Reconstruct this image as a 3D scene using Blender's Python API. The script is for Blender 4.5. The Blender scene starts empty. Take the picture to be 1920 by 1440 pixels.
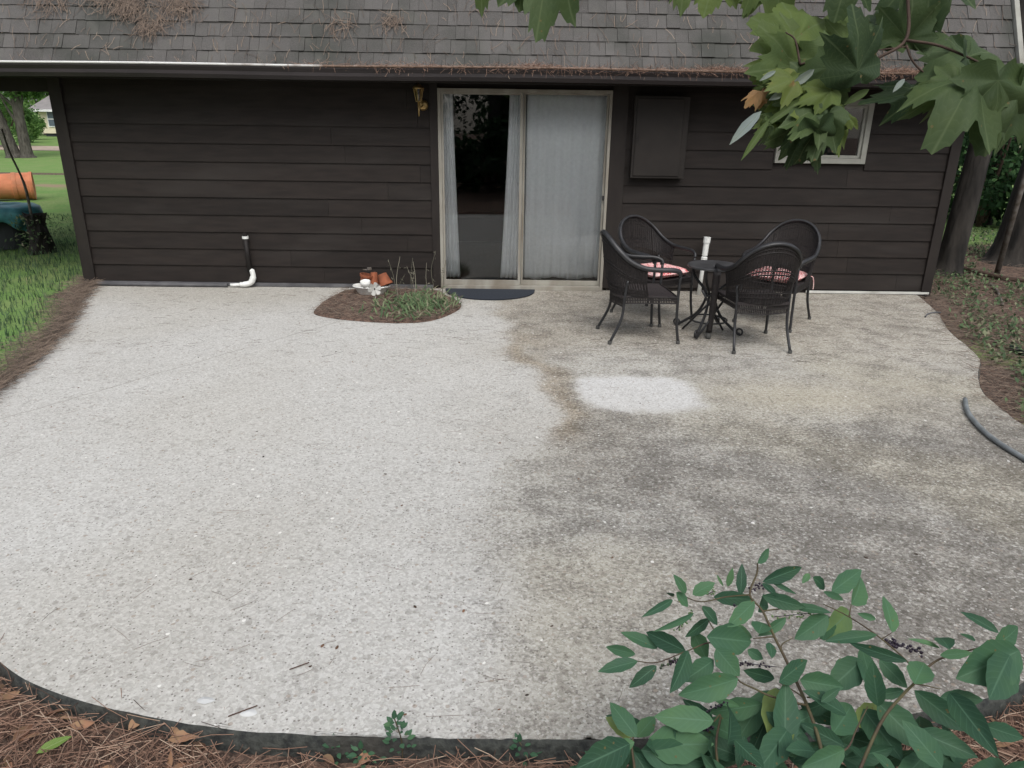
import bpy, math, random
import numpy as np
from mathutils import Vector, Matrix, noise
random.seed(7)
R = math.radians
# ---------------------------------------------------------------- camera
scn = bpy.context.scene
COL = scn.collection
CAM = Vector((0.771, -8.295, 1.902)); FPX = 1387.0
YAW, PIT, ROLL = 0.006, 0.3531, 0.014
fw = Vector((math.sin(YAW)*math.cos(PIT), math.cos(YAW)*math.cos(PIT), -math.sin(PIT)))
r0 = Vector((math.cos(YAW), -math.sin(YAW), 0)); u0 = r0.cross(fw)
rt = r0*math.cos(ROLL) + u0*math.sin(ROLL); up = -r0*math.sin(ROLL) + u0*math.cos(ROLL)
cd = bpy.data.cameras.new('camera'); cam = bpy.data.objects.new('camera', cd); COL.objects.link(cam)
m = Matrix((rt, up, -fw)).transposed().to_4x4(); m.translation = CAM; cam.matrix_world = m
cd.sensor_width = 36; cd.lens = FPX/1920*36; cd.clip_end = 1000; cd.clip_start = 0.05
scn.camera = cam
scn.render.resolution_x, scn.render.resolution_y = 1024, 768
# ---------------------------------------------------------------- light
w = bpy.data.worlds.new('World'); scn.world = w; w.use_nodes = True
nt = w.node_tree; bg = nt.nodes['Background']
sky = nt.nodes.new('ShaderNodeTexSky'); sky.sky_type = 'NISHITA'; sky.sun_disc = False
SUN_EL, SUN_AZ = R(52), R(168)          # azimuth measured from +Y towards +X
sky.sun_elevation = SUN_EL; sky.sun_rotation = SUN_AZ; sky.air_density = 1.0; sky.dust_density = 3.0
hs = nt.nodes.new('ShaderNodeHueSaturation'); hs.inputs['Saturation'].default_value = 0.36
nt.links.new(sky.outputs[0], hs.inputs['Color']); nt.links.new(hs.outputs[0], bg.inputs['Color'])
bg.inputs['Strength'].default_value = 0.15
sl = bpy.data.lights.new('sun', 'SUN'); sl.energy = 0.9; sl.angle = R(45); sl.color = (1, 0.975, 0.94)
so = bpy.data.objects.new('sun', sl); COL.objects.link(so)
sd = Vector((math.sin(SUN_AZ)*math.cos(SUN_EL), math.cos(SUN_AZ)*math.cos(SUN_EL), math.sin(SUN_EL)))
so.rotation_euler = sd.to_track_quat('Z', 'Y').to_euler()
scn.view_settings.view_transform = 'Standard'; scn.view_settings.look = 'None'
scn.view_settings.exposure = 0.55; scn.view_settings.gamma = 1

# ---------------------------------------------------------------- helpers
def ray(x, y): return fw + rt*((x-960)/FPX) - up*((y-720)/FPX)
def at(x, y, d): return CAM + ray(x, y)*d
def atY(x, y, Y): d = ray(x, y); return CAM + d*((Y-CAM.y)/d.y)
def atZ(x, y, Z=0.0): d = ray(x, y); return CAM + d*((Z-CAM.z)/d.z)
def sstep(a, b, x):
    t = max(0, min(1, (x-a)/(b-a))); return t*t*(3-2*t)
def nz(x, y, z=0.0): return noise.noise(Vector((x, y, z)))

class MB:
    def __init__(s): s.v = []; s.f = []; s.mi = []; s.c = []; s.cur = (0.5, 0, 0); s.m = 0
    def add(s, vs, fs, cols=None):
        o = len(s.v); s.v += [tuple(p) for p in vs]
        s.c += cols if cols else [s.cur]*len(vs)
        for f in fs: s.f.append(tuple(i+o for i in f)); s.mi.append(s.m)
        return s
    def box(s, c, d, M=None):
        x, y, z = d[0]/2, d[1]/2, d[2]/2
        vs = [Vector((a*x, b*y, e*z)) for a in (-1, 1) for b in (-1, 1) for e in (-1, 1)]
        if M: vs = [M @ v for v in vs]
        vs = [v+Vector(c) for v in vs]
        return s.add(vs, [(0,1,3,2),(4,6,7,5),(0,4,5,1),(2,3,7,6),(0,2,6,4),(1,5,7,3)])
    def span(s, a, b):
        return s.box([(a[i]+b[i])/2 for i in range(3)], [abs(b[i]-a[i]) for i in range(3)])
    def tube(s, pts, rad, n=8, cap=True, flat=1.0):
        pts = [Vector(p) for p in pts]; N = len(pts)
        if not hasattr(rad, '__len__'): rad = [rad]*N
        t = (pts[1]-pts[0]).normalized()
        a = t.orthogonal().normalized() if abs(t.z) > .9 else t.cross(Vector((0,0,1))).normalized()
        vs = []; fs = []
        for i, p in enumerate(pts):
            t = (pts[min(i+1, N-1)]-pts[max(i-1, 0)])
            if t.length < 1e-9: t = Vector((0,0,1))
            t.normalize(); a = (a-t*a.dot(t))
            a = a.normalized() if a.length > 1e-6 else t.orthogonal().normalized()
            b = t.cross(a)
            for k in range(n):
                th = 2*math.pi*k/n
                vs.append(p+(a*math.cos(th)+b*math.sin(th)*flat)*rad[i])
        for i in range(N-1):
            for k in range(n):
                k2 = (k+1) % n; fs.append((i*n+k, i*n+k2, (i+1)*n+k2, (i+1)*n+k))
        if cap: fs += [tuple(range(n))[::-1], tuple((N-1)*n+k for k in range(n))]
        return s.add(vs, fs)
    def lathe(s, prof, c=(0,0,0), n=20, sx=1, sy=1, M=None):
        vs = []; fs = []; N = len(prof)
        for r, z in prof:
            for k in range(n):
                th = 2*math.pi*k/n; p = Vector((r*math.cos(th)*sx, r*math.sin(th)*sy, z))
                if M: p = M @ p
                vs.append(p+Vector(c))
        for i in range(N-1):
            for k in range(n):
                k2 = (k+1) % n; fs.append((i*n+k, i*n+k2, (i+1)*n+k2, (i+1)*n+k))
        return s.add(vs, fs)
    def build(s, name, mat, parent=None, smooth=False, bevel=0, world=True):
        me = bpy.data.meshes.new(name)
        off = Vector((0,0,0)); q = parent
        while q is not None and world: off += q.location; q = q.parent
        me.from_pydata([tuple(Vector(p)-off) for p in s.v] if off.length else s.v, [], s.f)
        for mm in (mat if isinstance(mat, (list, tuple)) else [mat]): me.materials.append(mm)
        me.polygons.foreach_set('material_index', s.mi)
        if smooth: me.polygons.foreach_set('use_smooth', [True]*len(s.f))
        at_ = me.color_attributes.new('tint', 'FLOAT_COLOR', 'POINT')
        buf = np.ones((len(s.c), 4), dtype=np.float32); buf[:, :3] = np.array(s.c, dtype=np.float32).reshape(-1, 3)
        at_.data.foreach_set('color', buf.ravel())
        me.update()
        o = bpy.data.objects.new(name, me); COL.objects.link(o)
        if parent: o.parent = parent
        if bevel:
            b = o.modifiers.new('bevel', 'BEVEL'); b.width = bevel; b.segments = 2; b.limit_method = 'ANGLE'
        return o

def tag(o, label=None, cat=None, group=None, kind=None):
    if label: o['label'] = label
    if cat: o['category'] = cat
    if group: o['group'] = group
    if kind: o['kind'] = kind
    return o
def thing(name, label, cat, loc=(0,0,0), group=None):
    o = bpy.data.objects.new(name, None); COL.objects.link(o); o.location = Vector(loc); o.empty_display_size = .1
    return tag(o, label, cat, group)
def copy_tree(o, parent=None):
    c = o.copy(); COL.objects.link(c)
    if parent: c.parent = parent
    for ch in list(o.children): copy_tree(ch, c)
    return c
def catmull(P, n=8):
    P = [Vector(p) for p in P]; Q = [P[0]*2-P[1]]+P+[P[-1]*2-P[-2]]; out = []
    for i in range(1, len(Q)-2):
        a, b, c, d = Q[i-1:i+3]
        for k in range(n):
            t = k/n
            out.append(.5*((2*b)+(c-a)*t+(2*a-5*b+4*c-d)*t*t+(3*b-a-3*c+d)*t**3))
    out.append(P[-1]); return out

# ---------------------------------------------------------------- materials
def NN(m, t, **k):
    n = m.node_tree.nodes.new(t)
    for a, b in k.items(): setattr(n, a, b)
    return n
def mixc(m, f, a, b, mode='MIX'):
    n = NN(m, 'ShaderNodeMix', data_type='RGBA', blend_type=mode); L = m.node_tree.links
    for sock, v in ((n.inputs[0], f), (n.inputs[6], a), (n.inputs[7], b)):
        if hasattr(v, 'is_linked'): L.new(v, sock)
        elif isinstance(v, (int, float)): sock.default_value = v
        else: sock.default_value = (*v, 1)
    return n.outputs[2]
def ramp(m, src, stops):
    n = NN(m, 'ShaderNodeValToRGB'); m.node_tree.links.new(src, n.inputs[0]); e = n.color_ramp.elements
    while len(e) < len(stops): e.new(.5)
    for i, (p, c) in enumerate(stops):
        e[i].position = p; e[i].color = (*((c, c, c) if isinstance(c, (int, float)) else c), 1)
    return n.outputs[0]
def math_(m, op, a, b=0.0, c=None):
    n = NN(m, 'ShaderNodeMath', operation=op)
    for i, v in enumerate((a, b) if c is None else (a, b, c)):
        if hasattr(v, 'is_linked'): m.node_tree.links.new(v, n.inputs[i])
        else: n.inputs[i].default_value = v
    return n.outputs[0]
def tex(m, kind, scale, coord, detail=4, **k):
    n = NN(m, {'noise': 'ShaderNodeTexNoise', 'vor': 'ShaderNodeTexVoronoi', 'wave': 'ShaderNodeTexWave'}[kind], **k)
    n.inputs['Scale'].default_value = scale
    if 'Detail' in n.inputs and kind != 'vor': n.inputs['Detail'].default_value = detail
    m.node_tree.links.new(coord, n.inputs['Vector']); return n
def newmat(name, rough=.8, metal=0.0, spec=.3):
    m = bpy.data.materials.new(name); m.use_nodes = True; b = m.node_tree.nodes['Principled BSDF']
    b.inputs['Roughness'].default_value = rough; b.inputs['Metallic'].default_value = metal
    b.inputs['Specular IOR Level'].default_value = spec
    tc = NN(m, 'ShaderNodeTexCoord')
    return m, b, tc.outputs['Object']
def bump(m, b, h, st=.3, dist=.01):
    n = NN(m, 'ShaderNodeBump'); n.inputs['Strength'].default_value = st; n.inputs['Distance'].default_value = dist
    m.node_tree.links.new(h, n.inputs['Height']); m.node_tree.links.new(n.outputs[0], b.inputs['Normal'])
def mat(name, c1, c2=None, scale=8, rough=.8, metal=0, spec=.3, bm=.25, bd=.004, stretch=None, grime=None, tint=0):
    m, b, co = newmat(name, rough, metal, spec); L = m.node_tree.links
    if stretch:
        mp = NN(m, 'ShaderNodeMapping'); mp.inputs['Scale'].default_value = stretch
        L.new(co, mp.inputs[0]); co = mp.outputs[0]
    c2 = c2 or tuple(x*.7 for x in c1)
    n = tex(m, 'noise', scale, co, 6)
    col = mixc(m, ramp(m, n.outputs[0], [(.35, 0.), (.65, 1.)]), c1, c2)
    if tint:
        a = NN(m, 'ShaderNodeAttribute', attribute_name='tint')
        s = NN(m, 'ShaderNodeSeparateColor'); L.new(a.outputs[0], s.inputs[0])
        v = math_(m, 'MULTIPLY_ADD', s.outputs[0], tint*2, 1-tint)
        cb = NN(m, 'ShaderNodeCombineColor')
        for i in range(3): L.new(v, cb.inputs[i])
        col = mixc(m, 1.0, col, cb.outputs[0], 'MULTIPLY')
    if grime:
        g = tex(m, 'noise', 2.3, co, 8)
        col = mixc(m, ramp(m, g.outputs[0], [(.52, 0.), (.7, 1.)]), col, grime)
    L.new(col, b.inputs['Base Color'])
    if bm: bump(m, b, n.outputs[0], bm, bd)
    return m
def tintmat(name, stops, rough=.7, spec=.3, trans=0.0, vein=None, nsc=0, spots=0):
    """colour by the per-piece random number in tint.r; tint.g = across, tint.b = along"""
    m, b, co = newmat(name, rough, 0, spec); L = m.node_tree.links
    a = NN(m, 'ShaderNodeAttribute', attribute_name='tint'); s = NN(m, 'ShaderNodeSeparateColor'); L.new(a.outputs[0], s.inputs[0])
    col = ramp(m, s.outputs[0], stops)
    if nsc:
        n = tex(m, 'noise', nsc, co, 4); col = mixc(m, ramp(m, n.outputs[0], [(.4, 0.), (.7, .45)]), col, (0.25, .22, .12))
    if spots:
        q = tex(m, 'vor', 55, co); qs = NN(m, 'ShaderNodeSeparateColor'); L.new(q.outputs['Color'], qs.inputs[0])
        col = mixc(m, math_(m, 'MULTIPLY', math_(m, 'MULTIPLY', math_(m, 'LESS_THAN', q.outputs['Distance'], .16), math_(m, 'GREATER_THAN', qs.outputs[0], .78)), .7), col, (.16, .12, .05))
        q2 = tex(m, 'noise', 14, co, 4); col = mixc(m, ramp(m, q2.outputs[0], [(.4, 0.), (.7, .35)]), col, mixc(m, 1., col, (1.5, 1.35, .9), 'MULTIPLY'))
    if vein:
        v1 = ramp(m, s.outputs[1], [(.0, 1.), (.09, 0.)])
        ph = math_(m, 'SINE', math_(m, 'MULTIPLY', math_(m, 'SUBTRACT', s.outputs[2], math_(m, 'MULTIPLY', s.outputs[1], .28)), 52.))
        v2 = ramp(m, ph, [(.7, 0.), (1., .22)])
        v = math_(m, 'MAXIMUM', v1, v2); col = mixc(m, math_(m, 'MULTIPLY', v, .55), col, vein)
        bump(m, b, ph, .12, .001)
    L.new(col, b.inputs['Base Color'])
    if trans:
        tr = NN(m, 'ShaderNodeBsdfTranslucent'); mx = NN(m, 'ShaderNodeMixShader'); mx.inputs[0].default_value = trans
        hv = NN(m, 'ShaderNodeHueSaturation'); hv.inputs['Value'].default_value = 1.3; L.new(col, hv.inputs['Color']); L.new(hv.outputs[0], tr.inputs[0])
        L.new(b.outputs[0], mx.inputs[1]); L.new(tr.outputs[0], mx.inputs[2])
        L.new(mx.outputs[0], m.node_tree.nodes['Material Output'].inputs[0])
    return m

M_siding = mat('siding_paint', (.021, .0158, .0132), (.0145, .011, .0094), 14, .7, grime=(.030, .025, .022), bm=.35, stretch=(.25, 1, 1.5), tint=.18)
M_trim = mat('trim_paint', (.026, .021, .018), (.019, .015, .0135), 10, .65, stretch=(1, 1, .3))
M_soffit = mat('soffit', (.020, .017, .016), None, 5, .85)
M_gutter = mat('gutter_metal', (.034, .028, .028), (.026, .022, .022), 3, .5, bm=.1)
M_alu = mat('door_aluminium', (.36, .345, .30), (.27, .25, .21), 9, .5, metal=.0, stretch=(1, 1, .3), grime=(.22, .19, .15))
M_winframe = mat('aged_window_paint', (.34, .34, .30), (.27, .27, .24), 6, .6, grime=(.2, .19, .16))
M_white = mat('white_paint', (.62, .62, .58), (.50, .50, .47), 6, .5, grime=(.3, .29, .26))
M_pvc = mat('white_pvc', (.82, .83, .80), (.68, .69, .66), 8, .4, grime=(.33, .31, .26))
M_curtain = mat('curtain_cloth', (.86, .87, .88), (.80, .81, .82), 30, .95, bm=.1)
M_blackmetal = mat('black_metal', (.028, .028, .03), (.016, .016, .017), 18, .42, spec=.5)
M_wicker = mat('wicker', (.026, .022, .021), (.013, .011, .011), 60, .6, bm=.6)
M_mesh = mat('woven_mesh', (.05, .042, .042), (.024, .02, .02), 90, .65, bm=.8)
M_foot = mat('rubber_foot', (.09, .09, .085), None, 20, .8)
M_cab = mat('cabinet_paint', (.025, .021, .018), (.019, .016, .014), 6, .6)
M_darkpipe = mat('painted_pipe', (.018, .015, .014), None, 10, .6)
M_greypipe = mat('grey_pipe', (.13, .13, .135), (.08, .08, .085), 7, .6)
M_hose = mat('hose_rubber', (.24, .26, .265), (.16, .175, .18), 12, .55)
M_terra = mat('terracotta', (.33, .11, .055), (.22, .075, .04), 14, .85, grime=(.15, .1, .08))
M_brass = mat('brass', (.55, .38, .16), (.35, .24, .1), 20, .38, metal=.8)
M_doormat = mat('doormat_rubber', (.035, .042, .055), (.022, .027, .036), 70, .9, bm=.7)
M_drum = mat('orange_plastic', (.66, .25, .13), (.52, .18, .09), 5, .7, grime=(.45, .22, .13))
M_tarp = mat('teal_tarp', (.11, .34, .38), (.06, .20, .23), 7, .5, grime=(.06, .08, .08))
M_bark = mat('pine_bark', (.045, .040, .035), (.013, .012, .011), 9, .95, bm=1, bd=.04, stretch=(1, 1, .22))
M_bark2 = mat('oak_bark', (.10, .092, .078), (.045, .04, .034), 11, .95, bm=1, bd=.03, stretch=(1, 1, .3))
M_twig = mat('twig', (.09, .06, .045), (.05, .033, .025), 20, .8)
M_gstem = mat('green_stem', (.10, .09, .045), (.07, .045, .035), 20, .7)
M_log = mat('dead_wood', (.18, .165, .15), (.08, .065, .05), 14, .95, stretch=(1, 1, 1))
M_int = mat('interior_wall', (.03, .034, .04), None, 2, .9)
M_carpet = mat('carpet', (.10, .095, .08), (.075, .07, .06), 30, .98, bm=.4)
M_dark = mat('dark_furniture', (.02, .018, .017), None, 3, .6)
M_leaf = tintmat('shrub_leaf', [(0, (.030, .078, .046)), (.35, (.048, .115, .068)), (.7, (.068, .155, .085)), (.93, (.095, .20, .095)), (1, (.17, .23, .08))], .55, .22, .25, vein=(.13, .25, .16), spots=1)
M_maple = tintmat('sycamore_leaf', [(0, (.034, .062, .030)), (.4, (.066, .104, .042)), (.8, (.115, .165, .045)), (.93, (.14, .18, .05)), (.97, (.30, .17, .08)), (1, (.26, .31, .30))], .6, .25, .35, vein=(.16, .21, .10), spots=1)
M_needle = tintmat('pine_straw', [(0, (.055, .036, .030)), (.35, (.19, .115, .085)), (.75, (.34, .215, .155)), (1, (.48, .37, .28))], .8, .15)
M_needle_old = tintmat('grey_pine_straw', [(0, (.085, .070, .060)), (.6, (.19, .145, .115)), (1, (.32, .25, .19))], .85, .12)
M_litter = tintmat('dry_leaf', [(0, (.10, .05, .035)), (.4, (.24, .12, .075)), (.8, (.36, .20, .12)), (1, (.46, .33, .19))], .75, .2, nsc=20)
M_grass = tintmat('grass_blade', [(0, (.04, .075, .04)), (.5, (.08, .135, .07)), (.9, (.15, .20, .11)), (1, (.32, .29, .16))], .7, .2, .3)
M_weed = tintmat('weed_leaf', [(0, (.055, .085, .045)), (.5, (.10, .16, .075)), (.8, (.16, .23, .11)), (1, (.27, .24, .17))], .7, .2, .25)
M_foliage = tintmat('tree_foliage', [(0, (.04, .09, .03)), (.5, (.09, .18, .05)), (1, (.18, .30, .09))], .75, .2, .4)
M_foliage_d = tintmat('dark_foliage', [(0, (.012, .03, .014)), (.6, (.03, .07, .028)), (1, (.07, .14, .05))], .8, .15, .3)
M_berry = tintmat('berry', [(0, (.012, .01, .02)), (.7, (.03, .015, .035)), (.85, (.08, .14, .05)), (1, (.12, .2, .07))], .3, .5)
M_straw_stalk = tintmat('dry_stalk', [(0, (.12, .12, .09)), (1, (.3, .28, .22))], .9, .1)
M_stone = tintmat('pebble', [(0, (.45, .46, .46)), (1, (.75, .75, .73))], .6, .3)
M_debris = tintmat('debris', [(0, (.03, .025, .022)), (.5, (.09, .06, .045)), (1, (.25, .14, .09))], .9, .1)
M_hroof = mat('far_roof', (.26, .24, .24), (.2, .19, .19), 2, .9)
M_hwall = mat('far_siding', (.62, .56, .42), (.56, .5, .38), 2, .8)
M_hwhite = mat('far_white', (.7, .7, .7), None, 2, .6)
M_hdark = mat('far_crawlspace', (.05, .055, .06), None, 2, .9)

def glass(name, tintc=(.99, 1, 1)):
    m = bpy.data.materials.new(name); m.use_nodes = True; nt = m.node_tree; nt.nodes.remove(nt.nodes['Principled BSDF'])
    t = NN(m, 'ShaderNodeBsdfTransparent'); t.inputs[0].default_value = (*tintc, 1)
    g = NN(m, 'ShaderNodeBsdfGlossy'); g.inputs['Roughness'].default_value = .015
    fr = NN(m, 'ShaderNodeFresnel'); fr.inputs[0].default_value = 1.6
    mx = NN(m, 'ShaderNodeMixShader'); L = nt.links
    L.new(fr.outputs[0], mx.inputs[0]); L.new(t.outputs[0], mx.inputs[1]); L.new(g.outputs[0], mx.inputs[2])
    L.new(mx.outputs[0], nt.nodes['Material Output'].inputs[0]); return m
M_glass = glass('window_glass')

# wall cushion print
def cushion_mat():
    m, b, co = newmat('floral_cloth', .9, 0, .1); L = m.node_tree.links
    v = tex(m, 'vor', 42, co, feature='DISTANCE_TO_EDGE')
    n = tex(m, 'noise', 30, co, 3)
    f = ramp(m, v.outputs[0], [(.10, 0.), (.2, 1.)])
    col = mixc(m, f, (.80, .50, .48), (.55, .07, .08))
    col = mixc(m, ramp(m, n.outputs[0], [(.5, 0.), (.62, 1.)]), col, (.85, .60, .57))
    L.new(col, b.inputs['Base Color']); bump(m, b, n.outputs[0], .2, .003); return m
M_cush = cushion_mat()

# shingles
def shingle_mat():
    m, b, co = newmat('shingle', .95, 0, .15); L = m.node_tree.links
    a = NN(m, 'ShaderNodeAttribute', attribute_name='tint'); s = NN(m, 'ShaderNodeSeparateColor'); L.new(a.outputs[0], s.inputs[0])
    col = ramp(m, s.outputs[0], [(0, (.048, .048, .044)), (.5, (.074, .073, .069)), (1, (.112, .110, .104))])
    n = tex(m, 'noise', 160, co, 3); col = mixc(m, ramp(m, n.outputs[0], [(.3, 0.), (.7, .8)]), col, (.15, .14, .135))
    g = tex(m, 'noise', 1.4, co, 7); col = mixc(m, ramp(m, g.outputs[0], [(.5, 0.), (.68, .65)]), col, (.045, .05, .042))
    g2 = tex(m, 'noise', 5, co, 7); col = mixc(m, ramp(m, g2.outputs[0], [(.56, 0.), (.7, .4)]), col, (.12, .12, .105))
    L.new(col, b.inputs['Base Color']); bump(m, b, n.outputs[0], .5, .004); return m
M_shingle = shingle_mat()

# gutter lip: worn white paint, the sky's reflection at the left painted in as white
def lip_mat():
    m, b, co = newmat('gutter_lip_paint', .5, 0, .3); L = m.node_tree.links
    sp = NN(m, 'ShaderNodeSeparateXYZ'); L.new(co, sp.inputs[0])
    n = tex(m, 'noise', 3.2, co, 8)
    edge = math_(m, 'MULTIPLY_ADD', sp.outputs[0], .16, .78)       # painted sky white gives way to brown towards +x
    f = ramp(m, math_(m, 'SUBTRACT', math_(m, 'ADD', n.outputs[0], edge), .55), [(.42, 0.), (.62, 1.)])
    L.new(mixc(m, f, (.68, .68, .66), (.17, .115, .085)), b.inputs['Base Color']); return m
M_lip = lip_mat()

# exposed aggregate concrete with stains carried by the mesh
def patio_mat():
    m, b, co = newmat('aggregate_concrete', .92, 0, .2); L = m.node_tree.links
    a = NN(m, 'ShaderNodeAttribute', attribute_name='tint')
    # wobble the stain lookups is not possible on attributes: break them up with noise instead
    col = a.outputs[0]
    n0 = tex(m, 'noise', 1.1, co, 9); n0.inputs['Roughness'].default_value = .68
    col = mixc(m, ramp(m, n0.outputs[0], [(.42, 0.), (.66, .35)]), col, mixc(m, 1., col, (.80, .785, .76), 'MULTIPLY'))
    a2 = NN(m, 'ShaderNodeAttribute', attribute_name='dirt'); s2 = NN(m, 'ShaderNodeSeparateColor'); L.new(a2.outputs[0], s2.inputs[0])
    mp = NN(m, 'ShaderNodeMapping'); mp.inputs['Rotation'].default_value = (0, 0, R(20)); mp.inputs['Scale'].default_value = (1, 1.25, 1); L.new(co, mp.inputs[0])
    n1 = tex(m, 'noise', 44, mp.outputs[0], 8); n1.inputs['Roughness'].default_value = .72
    n1b = tex(m, 'noise', 4.2, mp.outputs[0], 6)
    thr = math_(m, 'ADD', n1.outputs[0], math_(m, 'MULTIPLY', math_(m, 'SUBTRACT', n1b.outputs[0], .5), .6))
    mot = ramp(m, math_(m, 'ADD', thr, math_(m, 'MULTIPLY', s2.outputs[0], .32)), [(.60, 0.), (.78, 1.)])
    col = mixc(m, math_(m, 'MULTIPLY', mot, .85), col, mixc(m, 1., col, (.47, .46, .46), 'MULTIPLY'))
    # sand grain
    n2 = tex(m, 'noise', 120, co, 4)
    nd = tex(m, 'noise', 45, co, 3); vm = NN(m, 'ShaderNodeMix', data_type='RGBA', blend_type='LINEAR_LIGHT'); vm.inputs[0].default_value = .012; L.new(co, vm.inputs[6]); L.new(nd.outputs['Color'], vm.inputs[7])
    va = tex(m, 'vor', 88, vm.outputs[2]); sa = NN(m, 'ShaderNodeSeparateColor'); L.new(va.outputs['Color'], sa.inputs[0])   # packed aggregate
    ag = math_(m, 'ADD', math_(m, 'MULTIPLY', sa.outputs[0], .6), math_(m, 'MULTIPLY', n2.outputs[0], .6))
    col = mixc(m, math_(m, 'MULTIPLY', ramp(m, ag, [(.25, 0.), (.9, 1.)]), math_(m, 'ADD', math_(m, 'MULTIPLY', s2.outputs[0], .6), .68)), mixc(m, 1., col, (1.09, 1.09, 1.08), 'MULTIPLY'), mixc(m, 1., col, (.62, .60, .57), 'MULTIPLY'))
    vb = tex(m, 'vor', 34, co); sb = NN(m, 'ShaderNodeSeparateColor'); L.new(vb.outputs['Color'], sb.inputs[0])
    gr = math_(m, 'MULTIPLY', math_(m, 'GREATER_THAN', math_(m, 'ADD', sb.outputs[0], math_(m, 'MULTIPLY', s2.outputs[0], .45)), .93), math_(m, 'LESS_THAN', vb.outputs['Distance'], .5))
    col = mixc(m, math_(m, 'MULTIPLY', gr, .38), col, mixc(m, 1., col, (.50, .48, .46), 'MULTIPLY'))
    # dark pits and pebbles
    v = tex(m, 'vor', 75, co); sv = NN(m, 'ShaderNodeSeparateColor'); L.new(v.outputs['Color'], sv.inputs[0])
    pit = math_(m, 'MULTIPLY', math_(m, 'LESS_THAN', v.outputs['Distance'], .30), math_(m, 'GREATER_THAN', sv.outputs[0], .83))
    col = mixc(m, math_(m, 'MULTIPLY', pit, .75), col, (.13, .115, .10))
    v3 = tex(m, 'vor', 48, co); s3 = NN(m, 'ShaderNodeSeparateColor'); L.new(v3.outputs['Color'], s3.inputs[0])
    peb = math_(m, 'MULTIPLY', math_(m, 'LESS_THAN', v3.outputs['Distance'], .40), math_(m, 'GREATER_THAN', s3.outputs[1], .90))
    col = mixc(m, math_(m, 'MULTIPLY', peb, .6), col, mixc(m, s3.outputs[2], (.30, .24, .19), (.50, .48, .44)))
    vw = tex(m, 'vor', 23, co); sw = NN(m, 'ShaderNodeSeparateColor'); L.new(vw.outputs['Color'], sw.inputs[0])
    wd = math_(m, 'ADD', vw.outputs['Distance'], math_(m, 'MULTIPLY', math_(m, 'SUBTRACT', n2.outputs[0], .5), .25))
    wth = math_(m, 'MULTIPLY', sw.outputs[1], .22)
    wh = math_(m, 'MULTIPLY', math_(m, 'LESS_THAN', wd, wth), math_(m, 'GREATER_THAN', math_(m, 'ADD', sw.outputs[0], math_(m, 'MULTIPLY', math_(m, 'SUBTRACT', n0.outputs[0], .5), .5)), .93))
    col = mixc(m, math_(m, 'MULTIPLY', wh, .85), col, (.78, .77, .73))
    vl = tex(m, 'vor', 70, vm.outputs[2]); sl_ = NN(m, 'ShaderNodeSeparateColor'); L.new(vl.outputs['Color'], sl_.inputs[0])
    lt = math_(m, 'MULTIPLY', math_(m, 'LESS_THAN', vl.outputs['Distance'], math_(m, 'MULTIPLY', sl_.outputs[1], .55)), math_(m, 'GREATER_THAN', sl_.outputs[0], .72))
    col = mixc(m, math_(m, 'MULTIPLY', lt, .42), col, (.66, .65, .61))
    # hairline crack
    sp = NN(m, 'ShaderNodeSeparateXYZ'); L.new(co, sp.inputs[0])
    nc = tex(m, 'noise', 2.2, co, 6)
    dline = math_(m, 'ADD', math_(m, 'SUBTRACT', math_(m, 'MULTIPLY', math_(m, 'ADD', sp.outputs[0], .95), .83), math_(m, 'MULTIPLY', math_(m, 'ADD', sp.outputs[1], 1.62), .56)), math_(m, 'MULTIPLY', math_(m, 'SUBTRACT', nc.outputs[0], .5), .10))
    crk = math_(m, 'MULTIPLY', math_(m, 'LESS_THAN', math_(m, 'ABSOLUTE', dline), .008), math_(m, 'GREATER_THAN', sp.outputs[1], -3.9))
    crk = math_(m, 'MULTIPLY', crk, math_(m, 'GREATER_THAN', n1.outputs[0], .40))
    col = mixc(m, math_(m, 'MULTIPLY', crk, .34), col, (.17, .15, .12))
    L.new(col, b.inputs['Base Color'])
    h = math_(m, 'SUBTRACT', math_(m, 'ADD', n2.outputs[0], n1.outputs[0]), math_(m, 'MULTIPLY', pit, .8)); bump(m, b, h, .45, .006)
    return m
M_patio = patio_mat()
M_edge = mat('mossy_concrete_edge', (.030, .033, .033), (.075, .08, .072), 34, .95, bm=1, bd=.015, grime=(.05, .045, .038))

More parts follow.
